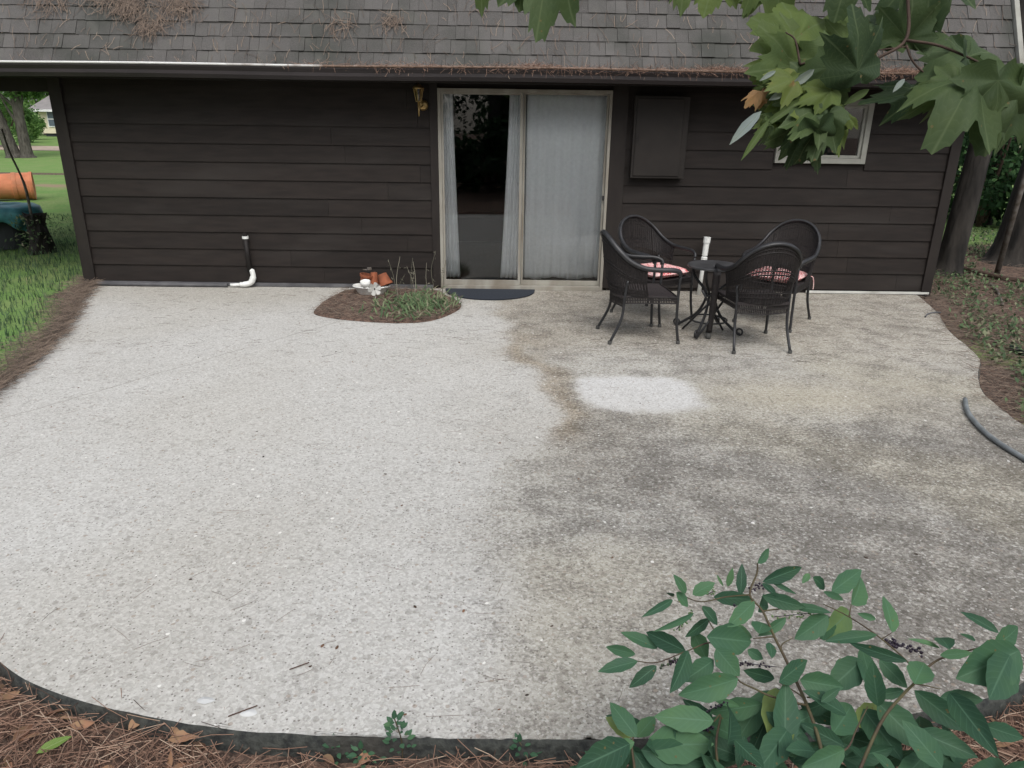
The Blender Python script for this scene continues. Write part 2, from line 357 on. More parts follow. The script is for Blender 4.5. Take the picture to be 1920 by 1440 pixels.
def ground_mat():
    m, b, co = newmat('soil_and_grass', .97, 0, .1); L = m.node_tree.links
    a = NN(m, 'ShaderNodeAttribute', attribute_name='tint'); s = NN(m, 'ShaderNodeSeparateColor'); L.new(a.outputs[0], s.inputs[0])
    n = tex(m, 'noise', 1.3, co, 8); n2 = tex(m, 'noise', 22, co, 8); n3 = tex(m, 'noise', 70, co, 4)
    g = mixc(m, ramp(m, n.outputs[0], [(.4, 0.), (.62, 1.)]), (.15, .26, .075), (.20, .27, .10))
    g = mixc(m, ramp(m, n2.outputs[0], [(.45, 0.), (.7, .6)]), g, (.09, .16, .055))
    d = mixc(m, ramp(m, n2.outputs[0], [(.38, 0.), (.62, 1.)]), (.15, .10, .078), (.055, .042, .036))
    d = mixc(m, ramp(m, n3.outputs[0], [(.5, 0.), (.62, .7)]), d, (.24, .165, .125))
    f = ramp(m, math_(m, 'ADD', s.outputs[0], math_(m, 'MULTIPLY', math_(m, 'SUBTRACT', n2.outputs[0], .5), .7)), [(.4, 0.), (.6, 1.)])
    col = mixc(m, f, g, d)
    f2 = ramp(m, math_(m, 'ADD', s.outputs[1], math_(m, 'MULTIPLY', math_(m, 'SUBTRACT', n.outputs[0], .5), .7)), [(.4, 0.), (.6, .8)])
    col = mixc(m, f2, col, (.30, .20, .15))
    L.new(col, b.inputs['Base Color']); bump(m, b, n2.outputs[0], .6, .03); return m
M_ground = ground_mat()
M_road = mat('road_gravel', (.42, .34, .27), (.34, .27, .22), 3, .95)

# ---------------------------------------------------------------- patio outline
YL = [(0.02,-3.9),(-.21,-3.87),(-.9,-3.62),(-1.53,-3.37),(-2.2,-3.13),(-2.78,-2.97),(-3.37,-2.84),(-4.3,-2.6),(-5.1,-2.2),(-5.7,-1.62),(-6.12,-1.06),(-6.28,-.74),(-6.38,-.36),(-6.43,-.05),(-6.45,.4)]
YR = [(0.02,5.42),(-.17,5.39),(-.9,5.2),(-1.5,4.96),(-2.05,4.83),(-2.4,4.72),(-2.76,4.5),(-3.2,4.28),(-3.65,4.2),(-4.39,4.1),(-5.16,3.75),(-5.7,3.25),(-6.17,2.64),(-6.33,2.14),(-6.42,1.6),(-6.45,1.1)]
_SP = {}
def side(T, y):
    k = id(T)
    if k not in _SP:
        c = sorted((p.x, p.y) for p in catmull([(a, b, 0) for a, b in T], 14)); _SP[k] = ([q[0] for q in c], [q[1] for q in c])
    return float(np.interp(y, *_SP[k]))
def wob(y, s): return .018*nz(s*7.3, y*2.1)+.008*nz(s*3.1, y*9)
def xl(y): return side(YL, y) + wob(y, 1)*(1 if y > -6 else .3)
def xr(y): return side(YR, y) + wob(y, 2)*(1 if y > -6 else .3)
def in_patio(x, y, mgn=0.0):
    if y > 0.0: return False
    if y < -6.45+mgn: return False
    return side(YL, y)+mgn < x < side(YR, y)-mgn

BND = [(.05,.40),(-.48,.46),(-1.34,.75),(-2.35,.80),(-2.88,1.05),(-3.92,1.12),(-4.46,.80),(-5.11,.66),(-5.63,.84),(-5.97,.76),(-6.45,.72)]
def patio_cols(x, y):
    base = Vector((.548, .543, .522))
    bx = side(BND, y) + .16*nz(x*1.5, y*2.2, 3)+.07*nz(x*6, y*6, 5)
    sf = .10+.12*sstep(-4.3, -5.2, y); t = sstep(-sf, sf+.04, x-bx)                                      # unwashed side
    tan = Vector((.43, .40, .345)); grey = Vector((.435, .42, .385)); yel = Vector((.48, .455, .385)); pale = Vector((.51, .50, .465))
    side_c = grey.lerp(pale, sstep(-.25, .35, nz(x*.9, y*.9, 1)))
    side_c = side_c.lerp(yel, .8*sstep(.05, .45, nz(x*.7+4, y*.8, 8)))
    side_c = side_c.lerp(tan, sstep(-2.6, -1.7, y)*.75)
    yz = math.exp(-((x-2.9)/.8)**2-((y+3.35)/.42)**2); side_c = side_c.lerp(Vector((.47, .435, .35)), .8*yz)
    ed = sstep(3.9, 4.6, x+.25*y+1.3)*sstep(-3.2, -2.2, y); side_c = side_c.lerp(Vector((.48, .455, .40)), .7*ed)
    near = sstep(-4.9, -5.9, y)*sstep(2.6, 1.2, x); side_c = side_c.lerp(Vector((.47, .455, .415)), .5*near)
    c = base.lerp(side_c, t)
    # brown band on the limit of the washed half
    bb = math.exp(-((x-bx-.06)/.10)**2)*sstep(-4.3, -3.9, y)*sstep(-1.2, -2.6, y)
    c = c.lerp(Vector((.38, .31, .215)), .55*bb)
    sw = math.exp(-((x-.95)/.28)**2-((y+2.2)/.5)**2)*sstep(-.1, .4, nz(x*5, y*5, 2)+.2); c = c.lerp(Vector((.40, .35, .28)), .45*sw)
    # washed patch
    px = (x-1.72+.06*(y+3.3))/.50; py = (y+3.29)/.42
    d = (abs(px)**3.2+abs(py)**3.2)**(1/3.2)+.09*nz(x*4, y*4, 9)
    pt = 1-sstep(.74, 1.0, d+.10*nz(x*11, y*11, 4)); c = c.lerp(Vector((.605, .605, .60)), pt)
    # wall side slightly yellower
    c = c.lerp(Vector((.46, .44, .39)), .5*sstep(-1.4, -.2, y)*(1-t))
    ld = sstep(-.1, .5, nz(x*.6, y*.7, 14)); c = c.lerp(Vector((c.x*.95, c.y*.94, c.z*.92)), ld)
    dirt = t*(.40+.35*sstep(-3.0, -4.2, y)*sstep(.8, 2.2, x)+.25*nz(x*1.1, y*1.1, 21))*(1-pt)*(1-.7*yz)
    dirt += (1-t)*.28*sstep(.5, -.5, abs(x-bx)-.5)*(1-pt)*.5
    if bb > .2: dirt += .15
    return c, max(0, dirt)-.12*pt

def yj(x, y): return y+sstep(-6.15, -6.42, y)*(.006*nz(x*9, 5)+.004*nz(x*31, 7))
def build_patio():
    ys = list(np.concatenate([np.linspace(.015, -6.0, 120), -6.0-.45*np.sin(np.linspace(0, math.pi/2, 34))[1:]]))
    NX = 170; vs = []; cs = []; ds = []
    for y in ys:
        a, b = xl(y), xr(y)
        for i in range(NX+1):
            x = a+(b-a)*i/NX; vs.append((x, yj(x, y), .0)); c, dd = patio_cols(x, y); cs.append(tuple(c)); ds.append(dd)
    fs = [(j*(NX+1)+i, (j+1)*(NX+1)+i, (j+1)*(NX+1)+i+1, j*(NX+1)+i+1) for j in range(len(ys)-1) for i in range(NX)]
    mb = MB(); mb.add(vs, fs, cs); o = mb.build('patio', M_patio, smooth=True)
    a = o.data.color_attributes.new('dirt', 'FLOAT_COLOR', 'POINT'); buf = np.ones((len(ds), 4), dtype=np.float32); buf[:, 0] = ds; a.data.foreach_set('color', buf.ravel())
    tag(o, kind='structure')
    # edge skirt
    loop = [(xl(y), y) for y in ys]+[(x, ys[-1]) for x in np.linspace(xl(ys[-1]), xr(ys[-1]), 10)[1:-1]]+[(xr(y), y) for y in reversed(ys)]
    e = MB(); vs = []; n = len(loop)
    for i, (x, y) in enumerate(loop):
        a = Vector(loop[max(0, i-1)]); b = Vector(loop[min(n-1, i+1)]); t = (b-a).normalized(); nn = Vector((-t.y, t.x))*-1
        if nn.dot(Vector((x-.8, y+3)))<0: nn = -nn
        wv = .007*nz(x*6, y*6)+.006*nz(x*22, y*22)
        for off, z in ((0, .0005), (.006+wv*.6, -.006), (.014+wv, -.022), (.020+wv*2, -.07), (.026+wv, -.2)):
            vs.append((x+nn.x*off, yj(x, y)+nn.y*off, z))
    fs = [(i*5+k, (i+1)*5+k, (i+1)*5+k+1, i*5+k+1) for i in range(n-1) for k in range(4)]
    e.add(vs, fs); tag(e.build('patio_edge', M_edge, smooth=True), kind='structure')
build_patio()

# ---------------------------------------------------------------- ground
def gz(x, y):
    z = -.035 - (.022+.022*sstep(-1.4, .3, x)+.02*nz(x*2.3, 1))*sstep(-4.9, -6.3, y) + .02*sstep(-3.9, -6, x)
    z += .012*nz(x*1.7, y*1.7)+.006*nz(x*6, y*6)
    z += -.85*sstep(9, 32, y)*sstep(0, -8, x)
    if x > 5.6: z += .05*sstep(5.6, 8, x)
    if -4.1 < x < 6 and y > -.3: z = min(z, -.06)
    return z
def mulch(x, y):
    # 1 = pine straw and soil, 0 = grass
    f = 0.0
    d_left = xl(max(-6.4, min(0, y)))-x if y < .5 else 9
    if x < 1 and y > -5:
        f = max(f, 1-sstep(.05, .28, d_left+.15*nz(x*3, y*3)))
    if x < -3 and -5 < y < 1 and y > -.6: f = max(f, .8*(1-sstep(.0, .35, -4.05-x)) if y < .4 else f)
    f = max(f, sstep(-4.2, -5.2, y+.3*nz(x, y))*(1-.0*sstep(-8.8, -9.8, y)))
    if x > 3: f = max(f, .70+.5*nz(x*.9, y*.9, 2)+(.2 if y > -.5 else 0))
    if x > 6: f = max(min(f, 1), .0)*sstep(4.4, 2.2, y+1.2*nz(x*.6, y*.6)) + .25
    if y > 0 and -20 < x < -8: f = max(f, .9*math.exp(-((y-17.5-.25*x*0)/1.2)**2))
    return max(0, min(1, f))
def dirtf(x, y):
    f = 0
    if x < -6: f = max(f, .75*math.exp(-((y-11.5)/.9)**2))
    return f
def nonuni(a, b, c0, c1, fine, grow=1.16):
    mid = list(np.arange(c0, c1, fine)); s = fine; lo = [c0]; 
    while lo[-1] > a: s *= grow; lo.append(lo[-1]-s)
    s = fine; hi = [mid[-1]]
    while hi[-1] < b: s *= grow; hi.append(hi[-1]+s)
    return lo[:0:-1]+mid+hi[1:]
gx = nonuni(-250, 250, -9, 9, .12); gy = nonuni(-60, 260, -9.5, 4, .12)
vs = []; cs = []
for y in gy:
    for x in gx:
        vs.append((x, y, gz(x, y))); cs.append((mulch(x, y), dirtf(x, y), 0))
W_ = len(gx)
g = MB(); g.add(vs, [(j*W_+i, j*W_+i+1, (j+1)*W_+i+1, (j+1)*W_+i) for j in range(len(gy)-1) for i in range(W_-1)], cs)
tag(g.build('ground', M_ground, smooth=True), kind='structure')
def gat(px, py):
    d = ray(px, py); t = 1.0
    while t < 200:
        p = CAM+d*t
        if p.z <= gz(p.x, p.y): return p
        t += .02+t*.002
    return CAM+d*t
rp = gat(100, 279)
rd = MB(); 
seg = [(-90, rp.y+3, 0), (-60, rp.y+2, 0), (-40, rp.y+1, 0), (rp.x, rp.y, 0), (0, rp.y-1, 0), (40, rp.y, 0)]
sm = catmull(seg, 10); vs = []
for p in sm:
    for k in (-2.6, 2.6): vs.append((p.x, p.y+k, gz(p.x, p.y+k)+.03))
rd.add(vs, [(2*i, 2*i+2, 2*i+3, 2*i+1) for i in range(len(sm)-1)])
tag(rd.build('road', M_road), kind='structure')

# ---------------------------------------------------------------- house
XL_, XR_ = -4.03, 5.57
DX0, DX1, DH = 0.0, 1.83, 2.12
WX0, WX1, WZ0, WZ1 = 3.60, 4.57, 1.42, 2.07
house = thing('house', 'low dark brown house with lap siding, steep shingle roof and sliding glass door', 'house', (0, 0, 0))
def siding():
    mb = MB(); pitch = .187; z = .045; k = 0
    rng = random.Random(3)
    while z < 2.2:
        z1 = min(z+pitch, 2.24)
        spans = [(XL_+.13, XR_-.11)]
        def cut(sp, a, b):
            out = []
            for s, e in sp:
                if b <= s or a >= e: out.append((s, e)); continue
                if a > s: out.append((s, a))
                if b < e: out.append((b, e))
            return out
        if z < DH+.03: spans = cut(spans, DX0-.085, DX1+.17)
        if z1 > WZ0-.02 and z < WZ1+.02: spans = cut(spans, WX0-.01, WX1+.01)
        for s, e in spans:
            x = s
            while x < e-.01:
                x2 = e if e-x < 3.0 else min(e, x+2.2+rng.random()*1.6)
                mb.cur = (rng.random(), 0, 0)
                sag = [(.0015*nz(q*1.3, k*5.)) for q in (x, x2)]
                a, b2 = x+.001, x2-.0015
                yb, yt = -.024, -.009
                vs = [(a, yb, z+sag[0]), (b2, yb, z+sag[1]), (b2, yt, z1+.0), (a, yt, z1+.0), (a, 0.0, z+sag[0]), (b2, 0.0, z+sag[1]), (a, .0, z1), (b2, .0, z1)]
                mb.add(vs, [(0,1,2,3), (4,5,1,0), (3,2,7,6), (0,3,6,4), (1,5,7,2)])
                x = x2
        z = z1; k += 1
        # thin shadow gap
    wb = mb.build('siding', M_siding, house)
    return wb
siding()
core = MB()                                          # wall body behind the boards
core.span((XL_+.02, .002, -.1), (DX0-.04, .12, 2.24)); core.span((DX0-.04, .002, DH), (DX1+.04, .12, 2.24))
core.span((DX1+.04, .002, -.1), (WX0, .12, 2.24)); core.span((WX1, .002, -.1), (XR_-.02, .12, 2.24))
core.span((WX0, .002, -.1), (WX1, .12, WZ0)); core.span((WX0, .002, WZ1), (WX1, .12, 2.24))
core.span((XL_+.02, .12, -.1), (XL_+.14, 7, 2.24)); core.span((XR_-.14, .12, -.1), (XR_-.02, 7, 2.24)); core.span((XL_+.02, 7, -.1), (XR_-.02, 7.1, 2.24))
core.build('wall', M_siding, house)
for x, wd in ((XL_, .13), (XR_-.11, .11)):
    t = MB(); t.span((x, -.045, -.02), (x+wd, .10, 2.2)); t.build('corner_board', M_trim, house, bevel=.003)
for a_, b_ in ((XL_-.012, XL_+.03), (XR_-.03, XR_+.012)):
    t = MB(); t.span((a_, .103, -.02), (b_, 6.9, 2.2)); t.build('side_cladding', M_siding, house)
for x0, x1 in ((DX0-.085, DX0-.003), (DX1+.003, DX1+.168)):
    t = MB(); t.span((x0, -.034, .03), (x1, .0, 2.19)); t.build('door_trim', M_trim, house, bevel=.002)
t = MB(); t.span((XL_+.14, -.05, .005), (DX0-.09, .0, .042)); t.build('base_flashing', M_greypipe, house, bevel=.003)
t = MB(); t.span((XR_-1.42, -.046, .008), (XR_-.02, -.031, .034)); t.build('base_flashing', M_white, house); 
# soffit, gutter
EY, EZ = -.60, 2.29
t = MB(); t.span((-9.5, -.50, 2.165), (5.80, .1, 2.185)); t.build('soffit', M_soffit, house)
t = MB(); t.span((-9.5, -.52, 2.155), (5.80, -.50, 2.31)); t.build('fascia', M_trim, house)
t = MB(); t.span((-9.5, .02, 2.03), (XL_-.02, .12, 2.164)); t.build('eave_beam', M_trim, house)
gt = MB()
prof = [(-.522, 2.292), (-.522, 2.165), (-.585, 2.165), (-.605, 2.20), (-.603, 2.23), (-.622, 2.265), (-.622, 2.285), (-.614, 2.286), (-.612, 2.266), (-.594, 2.232), (-.592, 2.205), (-.575, 2.178), (-.53, 2.178)]
xs = np.linspace(-9.5, 5.78, 60); vs = []
for x in xs: 
    dz = .004*math.sin(x*1.7)+.003*math.sin(x*.6+1)
    for y, z in prof: vs.append((x, y, z+dz))
n = len(prof); gt.add(vs, [(i*n+k, (i+1)*n+k, (i+1)*n+k+1, i*n+k+1) for i in range(len(xs)-1) for k in range(n-1)]+[tuple(range(n)), tuple((len(xs)-1)*n+k for k in range(n))])
gut = gt.build('gutter', M_gutter, house)
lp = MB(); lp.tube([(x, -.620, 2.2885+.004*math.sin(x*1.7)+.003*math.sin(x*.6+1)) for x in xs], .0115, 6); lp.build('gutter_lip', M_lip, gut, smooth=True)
# roof: shingle by shingle
SL = R(62); EXP = .148; du = Vector((0, math.cos(SL), math.sin(SL))); dn = Vector((0, -math.sin(SL), math.cos(SL)))
RB = Vector((0, -.545, 2.285))
sh = MB(); rng = random.Random(5)
for r in range(17):
    x = -7.5-rng.random()*.2; XE = 5.66
    while x < XE:
        wd = rng.choice([.09, .11, .12, .13, .15, .18]); x2 = min(x+wd, XE)
        lift = .011+rng.random()*.005; th = rng.choice([0, 0, .005])
        y0 = r*EXP - rng.random()*.006; top = (r+1)*EXP+.03
        a = RB+du*y0+dn*(lift+th); b = RB+du*top+dn*(.001+th)
        c = RB+du*y0+dn*(.0)
        lf = .0035*nz(x*3, r*2.2); a1 = a+dn*lf
        sh.cur = (min(1, max(0, rng.gauss(.5, .22)+.25*nz(x*1.2, r*.7, 4))), 0, 0)
        g2 = .0014
        P = lambda v, X: (X, v.y, v.z)
        vs = [P(a, x+g2), P(a1, x2-g2), P(b, x2-g2), P(b, x+g2), P(c, x+g2), P(c, x2-g2)]
        sh.add(vs, [(0,1,2,3), (4,5,1,0), (0,3,4), (1,5,2)])
        x = x2
roof = sh.build('roof', M_shingle, house)
t = MB(); a = RB+dn*-.004; b = RB+du*2.6+dn*-.004; c = b+Vector((0, 7, .6)); 
t.add([(-7.5, a.y, a.z), (5.66, a.y, a.z), (5.66, b.y, b.z), (-7.5, b.y, b.z)], [(0,1,2,3)])
t.add([(-7.5, b.y, b.z), (5.66, b.y, b.z), (5.66, c.y, c.z), (-7.5, c.y, c.z)], [(0,1,2,3)])
t.add([(5.6, a.y, a.z), (5.6, b.y, b.z), (5.6, c.y, c.z), (5.6, c.y, a.z)], [(0,1,2,3)]); t.build('roof_deck', M_soffit, roof)
t = MB(); d = (b-a)
M3 = Matrix((Vector((1,0,0)), du, dn)).transposed()
t.box((5.70, *(a+d*.5+dn*.0)[1:]), (.05, d.length+.04, .10), M3); t.build('rake_board', M_winframe, roof, bevel=.004)
# interior
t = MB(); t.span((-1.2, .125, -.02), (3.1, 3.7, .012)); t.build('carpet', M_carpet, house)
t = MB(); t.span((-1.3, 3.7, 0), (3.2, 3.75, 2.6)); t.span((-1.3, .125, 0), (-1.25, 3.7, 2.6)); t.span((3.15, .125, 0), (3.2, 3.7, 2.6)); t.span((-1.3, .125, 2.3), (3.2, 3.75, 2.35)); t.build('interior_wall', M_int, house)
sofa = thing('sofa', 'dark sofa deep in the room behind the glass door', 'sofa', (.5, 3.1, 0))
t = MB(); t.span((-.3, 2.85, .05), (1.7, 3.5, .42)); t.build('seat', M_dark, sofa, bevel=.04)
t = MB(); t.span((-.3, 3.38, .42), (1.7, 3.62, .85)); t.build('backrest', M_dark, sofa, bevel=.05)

# sliding door
door = MB()
door.span((DX0, -.035, 0), (DX0+.035, .09, DH)); door.span((DX1-.03, -.035, 0), (DX1, .09, DH))
door.span((DX0+.035, -.035, DH-.035), (DX1-.03, .09, DH)); door.span((DX0+.035, -.05, 0), (DX1-.03, .09, .045))
dr = door.build('sliding_door', M_alu, house, bevel=.003)
t = MB()  # fixed leaf
for (x0, x1, z0, z1) in ((DX0+.036, DX0+.058, .047, DH-.036), (.868, .898, .047, DH-.036), (DX0+.058, .868, .047, .105), (DX0+.058, .868, DH-.058, DH-.036)):
    t.span((x0, -.022, z0), (x1, .01, z1))
lf1 = t.build('door_leaf', M_alu, dr, bevel=.002)
t = MB(); t.span((DX0+.057, -.008, .10), (.869, -.003, DH-.055)); t.build('pane', M_glass, lf1)
t = MB()
for (x0, x1, z0, z1) in ((.902, .925, .047, DH-.036), (DX1-.052, DX1-.031, .047, DH-.036), (.925, DX1-.052, .047, .10), (.925, DX1-.052, DH-.05, DH-.036)):
    t.span((x0, .016, z0), (x1, .05, z1))
lf2 = t.build('door_leaf', M_alu, dr, bevel=.002)
t = MB(); t.span((.924, .030, .098), (DX1-.051, .035, DH-.048)); t.build('pane', M_glass, lf2)
t = MB(); t.span((DX1-.052, -.02, 1.0), (DX1-.034, .012, 1.05)); t.span((DX1-.05, -.03, 1.015), (DX1-.036, -.02, 1.035)); t.build('door_handle', M_blackmetal, lf2, bevel=.002)

# curtains
def curtain(x0t, x1t, x0b, x1b, pleats, amp, label, y=.118, wavy=0.0):
    nx, nz_ = pleats*10, 26; vs = []; rng = random.Random(int(x0t*100))
    ph = [rng.random()*6 for _ in range(4)]
    for j in range(nz_+1):
        v = j/nz_; z = 2.10-v*1.995; e = v**1.3
        a = x0t+(x0b-x0t)*e; b = x1t+(x1b-x1t)*e
        for i in range(nx+1):
            u = i/nx; k = u*pleats*2*math.pi
            dy = amp*(.6+.5*v)*(math.sin(k+ph[0]+.6*math.sin(u*9+ph[1])+.5*v)+.35*math.sin(2.3*k+ph[2]))
            zz = z+(wavy*math.sin(u*13+ph[3]) if j == nz_ else 0)
            vs.append((a+(b-a)*u, y+dy, zz))
    mb = MB(); mb.add(vs, [(j*(nx+1)+i, j*(nx+1)+i+1, (j+1)*(nx+1)+i+1, (j+1)*(nx+1)+i) for j in range(nz_) for i in range(nx)])
    o = mb.build('curtain', M_curtain, smooth=True)
    s = o.modifiers.new('thick', 'SOLIDIFY'); s.thickness = .003
    return tag(o, label, 'curtain', 'white curtains behind the sliding door')
curtain(.03, .15, .03, .21, 4, .016, 'narrow white curtain gathered at the left jamb of the sliding door')
curtain(.755, .93, .67, .935, 5, .016, 'pleated white curtain gathered beside the centre stile of the sliding door')
curtain(.94, 1.82, .94, 1.80, 7, .012, 'wide white curtain fully drawn across the right door pane', .125, .012)

# small window
t = MB()
for a, b in (((WX0, -.045, WZ0), (WX0+.055, .06, WZ1)), ((WX1-.055, -.045, WZ0), (WX1, .06, WZ1)), ((WX0+.055, -.045, WZ0), (WX1-.055, .06, WZ0+.055)), ((WX0+.055, -.045, WZ1-.06), (WX1-.055, .06, WZ1))): t.span(a, b)
win = t.build('window', M_winframe, house, bevel=.004)
t = MB()
for a, b in (((WX0+.057, -.02, WZ0+.057), (WX0+.085, .03, WZ1-.062)), ((WX1-.085, -.02, WZ0+.057), (WX1-.057, .03, WZ1-.062)), ((WX0+.085, -.02, WZ0+.057), (WX1-.085, .03, WZ0+.085)), ((WX0+.085, -.02, WZ1-.09), (WX1-.085, .03, WZ1-.062))): t.span(a, b)
t.build('sash', M_winframe, win, bevel=.002)
t = MB(); t.span((WX0+.08, .0, WZ0+.08), (WX1-.08, .005, WZ1-.085)); t.build('pane', M_glass, win)
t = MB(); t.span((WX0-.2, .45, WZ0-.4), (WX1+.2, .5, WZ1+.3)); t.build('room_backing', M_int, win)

# wall cabinet
cb = thing('electrical_cabinet', 'tall brown painted utility cabinet hung on the siding right of the sliding door', 'cabinet', (2.34, -.03, 1.25))
t = MB(); t.span((2.05, -.13, 1.25), (2.62, -.034, 2.07)); t.build('box', M_cab, cb, bevel=.006)
t = MB(); t.span((2.075, -.142, 1.275), (2.56, -.132, 2.045)); t.build('cover_door', M_cab, cb, bevel=.006)
t = MB(); t.span((2.09, -.152, 1.63), (2.11, -.143, 1.70)); t.build('latch', M_darkpipe, cb)

# wall lantern
ln = thing('wall_lantern', 'small brass carriage lantern mounted on the dark siding left of the sliding door', 'wall lamp', (-.18, -.03, 1.95))
t = MB(); t.lathe([(.0, -.004), (.05, -.004), (.055, .004), (.03, .016), (0, .018)], (-.15, -.034, 1.95), 16, M=Matrix.Rotation(R(90), 3, 'X')); t.build('wall_plate', M_brass, ln, smooth=True)
t = MB(); t.tube(catmull([(-.15, -.04, 1.95), (-.165, -.10, 1.93), (-.18, -.16, 1.96), (-.18, -.16, 1.985)]), .007, 8); t.tube([(-.18, -.16, 1.985), (-.18, -.16, 1.86), (-.18, -.16, 1.84)], [.012, .008, .003], 8); t.build('arm', M_brass, ln, smooth=True)
t = MB()
for k in range(6):
    th = k*math.pi/3+.3; c, s = math.cos(th), math.sin(th)
    t.tube([(-.18+.026*c, -.16+.026*s, 1.985), (-.18+.05*c, -.16+.05*s, 2.105)], .004, 5)
t.lathe([(0, 0), (.03, 0), (.03, .008), (0, .008)], (-.18, -.16, 1.98), 12); t.lathe([(.056, .12), (.058, .128), (.035, .155), (.012, .17), (0, .185)], (-.18, -.16, 1.985), 12)
t.build('lantern_frame', M_brass, ln, smooth=False)
t = MB(); t.lathe([(.024, .006), (.046, .118)], (-.18, -.16, 1.985), 12); t.build('lantern_glass', glass('lamp_glass', (.8, .75, .6)), ln, smooth=True)
t = MB(); t.tube([(-.18, -.16, 1.99), (-.18, -.16, 2.05)], .01, 8); t.build('candle_tube', M_white, ln, smooth=True)

# pipes
pp = thing('drain_pipe', 'dark painted drain pipe with white cap and elbow against the left siding', 'pipe', (-2.13, -.09, 0))
t = MB(); t.tube([(-2.145, -.075, .565), (-2.135, -.075, .17)], .027, 14); t.build('pipe', M_darkpipe, pp, smooth=True)
t = MB(); t.lathe([(0, 0), (.034, 0), (.034, .028), (0, .028)], (-2.145, -.075, .545), 16); t.build('white_cap', M_pvc, pp)
t = MB(); t.lathe([(0, 0), (.024, 0), (.024, .032), (.014, .032), (0, .03)], (-2.145, -.075, .574), 14); t.build('plug', M_darkpipe, pp)
t = MB(); t.tube(catmull([(-2.115, -.08, .21), (-2.10, -.085, .13), (-2.13, -.095, .06), (-2.20, -.10, .038), (-2.25, -.10, .036)], 6), [.012]+[.028]*6+[.034]*5+[.031]*8+[.026]*5, 14); t.tube([(-2.25, -.10, .034), (-2.36, -.10, .028)], .018, 10); t.build('elbow', M_pvc, pp, smooth=True)
gp = MB(); gp.tube([(-2.40, -.10, .026), (-3.1, -.105, .026), (-3.86, -.10, .024)], .022, 10); tag(gp.build('grey_conduit', M_greypipe, smooth=True), 'long grey conduit lying on the slab along the foot of the left siding', 'pipe')
cp = thing('cleanout_pipe', 'tilted white plumbing cleanout pipe standing behind the patio table', 'pipe', (2.93, -.16, 0))
def lean(z): return (2.90+.05*z, -.16, z)
t = MB(); t.tube([lean(-.02), lean(.6)], .022, 14); t.build('pipe', M_pvc, cp, smooth=True)
t = MB(); t.tube([lean(.36), lean(.37), lean(.42), lean(.43)], [.026, .034, .034, .026], 14); t.build('coupling', M_pvc, cp, smooth=False)
t = MB(); t.tube([lean(.44), lean(.58)], .031, 14); t.build('sleeve', M_pvc, cp, smooth=False)
t = MB(); t.tube([lean(.58), lean(.64)], .038, 14); t.build('cap', M_pvc, cp, smooth=False)

# doormat
t = MB(); n = 36; top = []; bot = []
for k in range(n+1):
    th = math.pi*k/n; x = .56-.50*math.cos(th); y = -.07-.49*math.sin(th)**.85
    top.append((x, y, .014)); bot.append((x, y, .002))
vs = top+bot; fs = [tuple(range(n+1))]+[(k, k+1, n+2+k, n+1+k) for k in range(n)]+[(n, 0, n+1, 2*n+1)]
t.add(vs, fs); tag(t.build('doormat', M_doormat, bevel=.004), 'dark blue grey half round doormat on the slab below the sliding door', 'doormat')

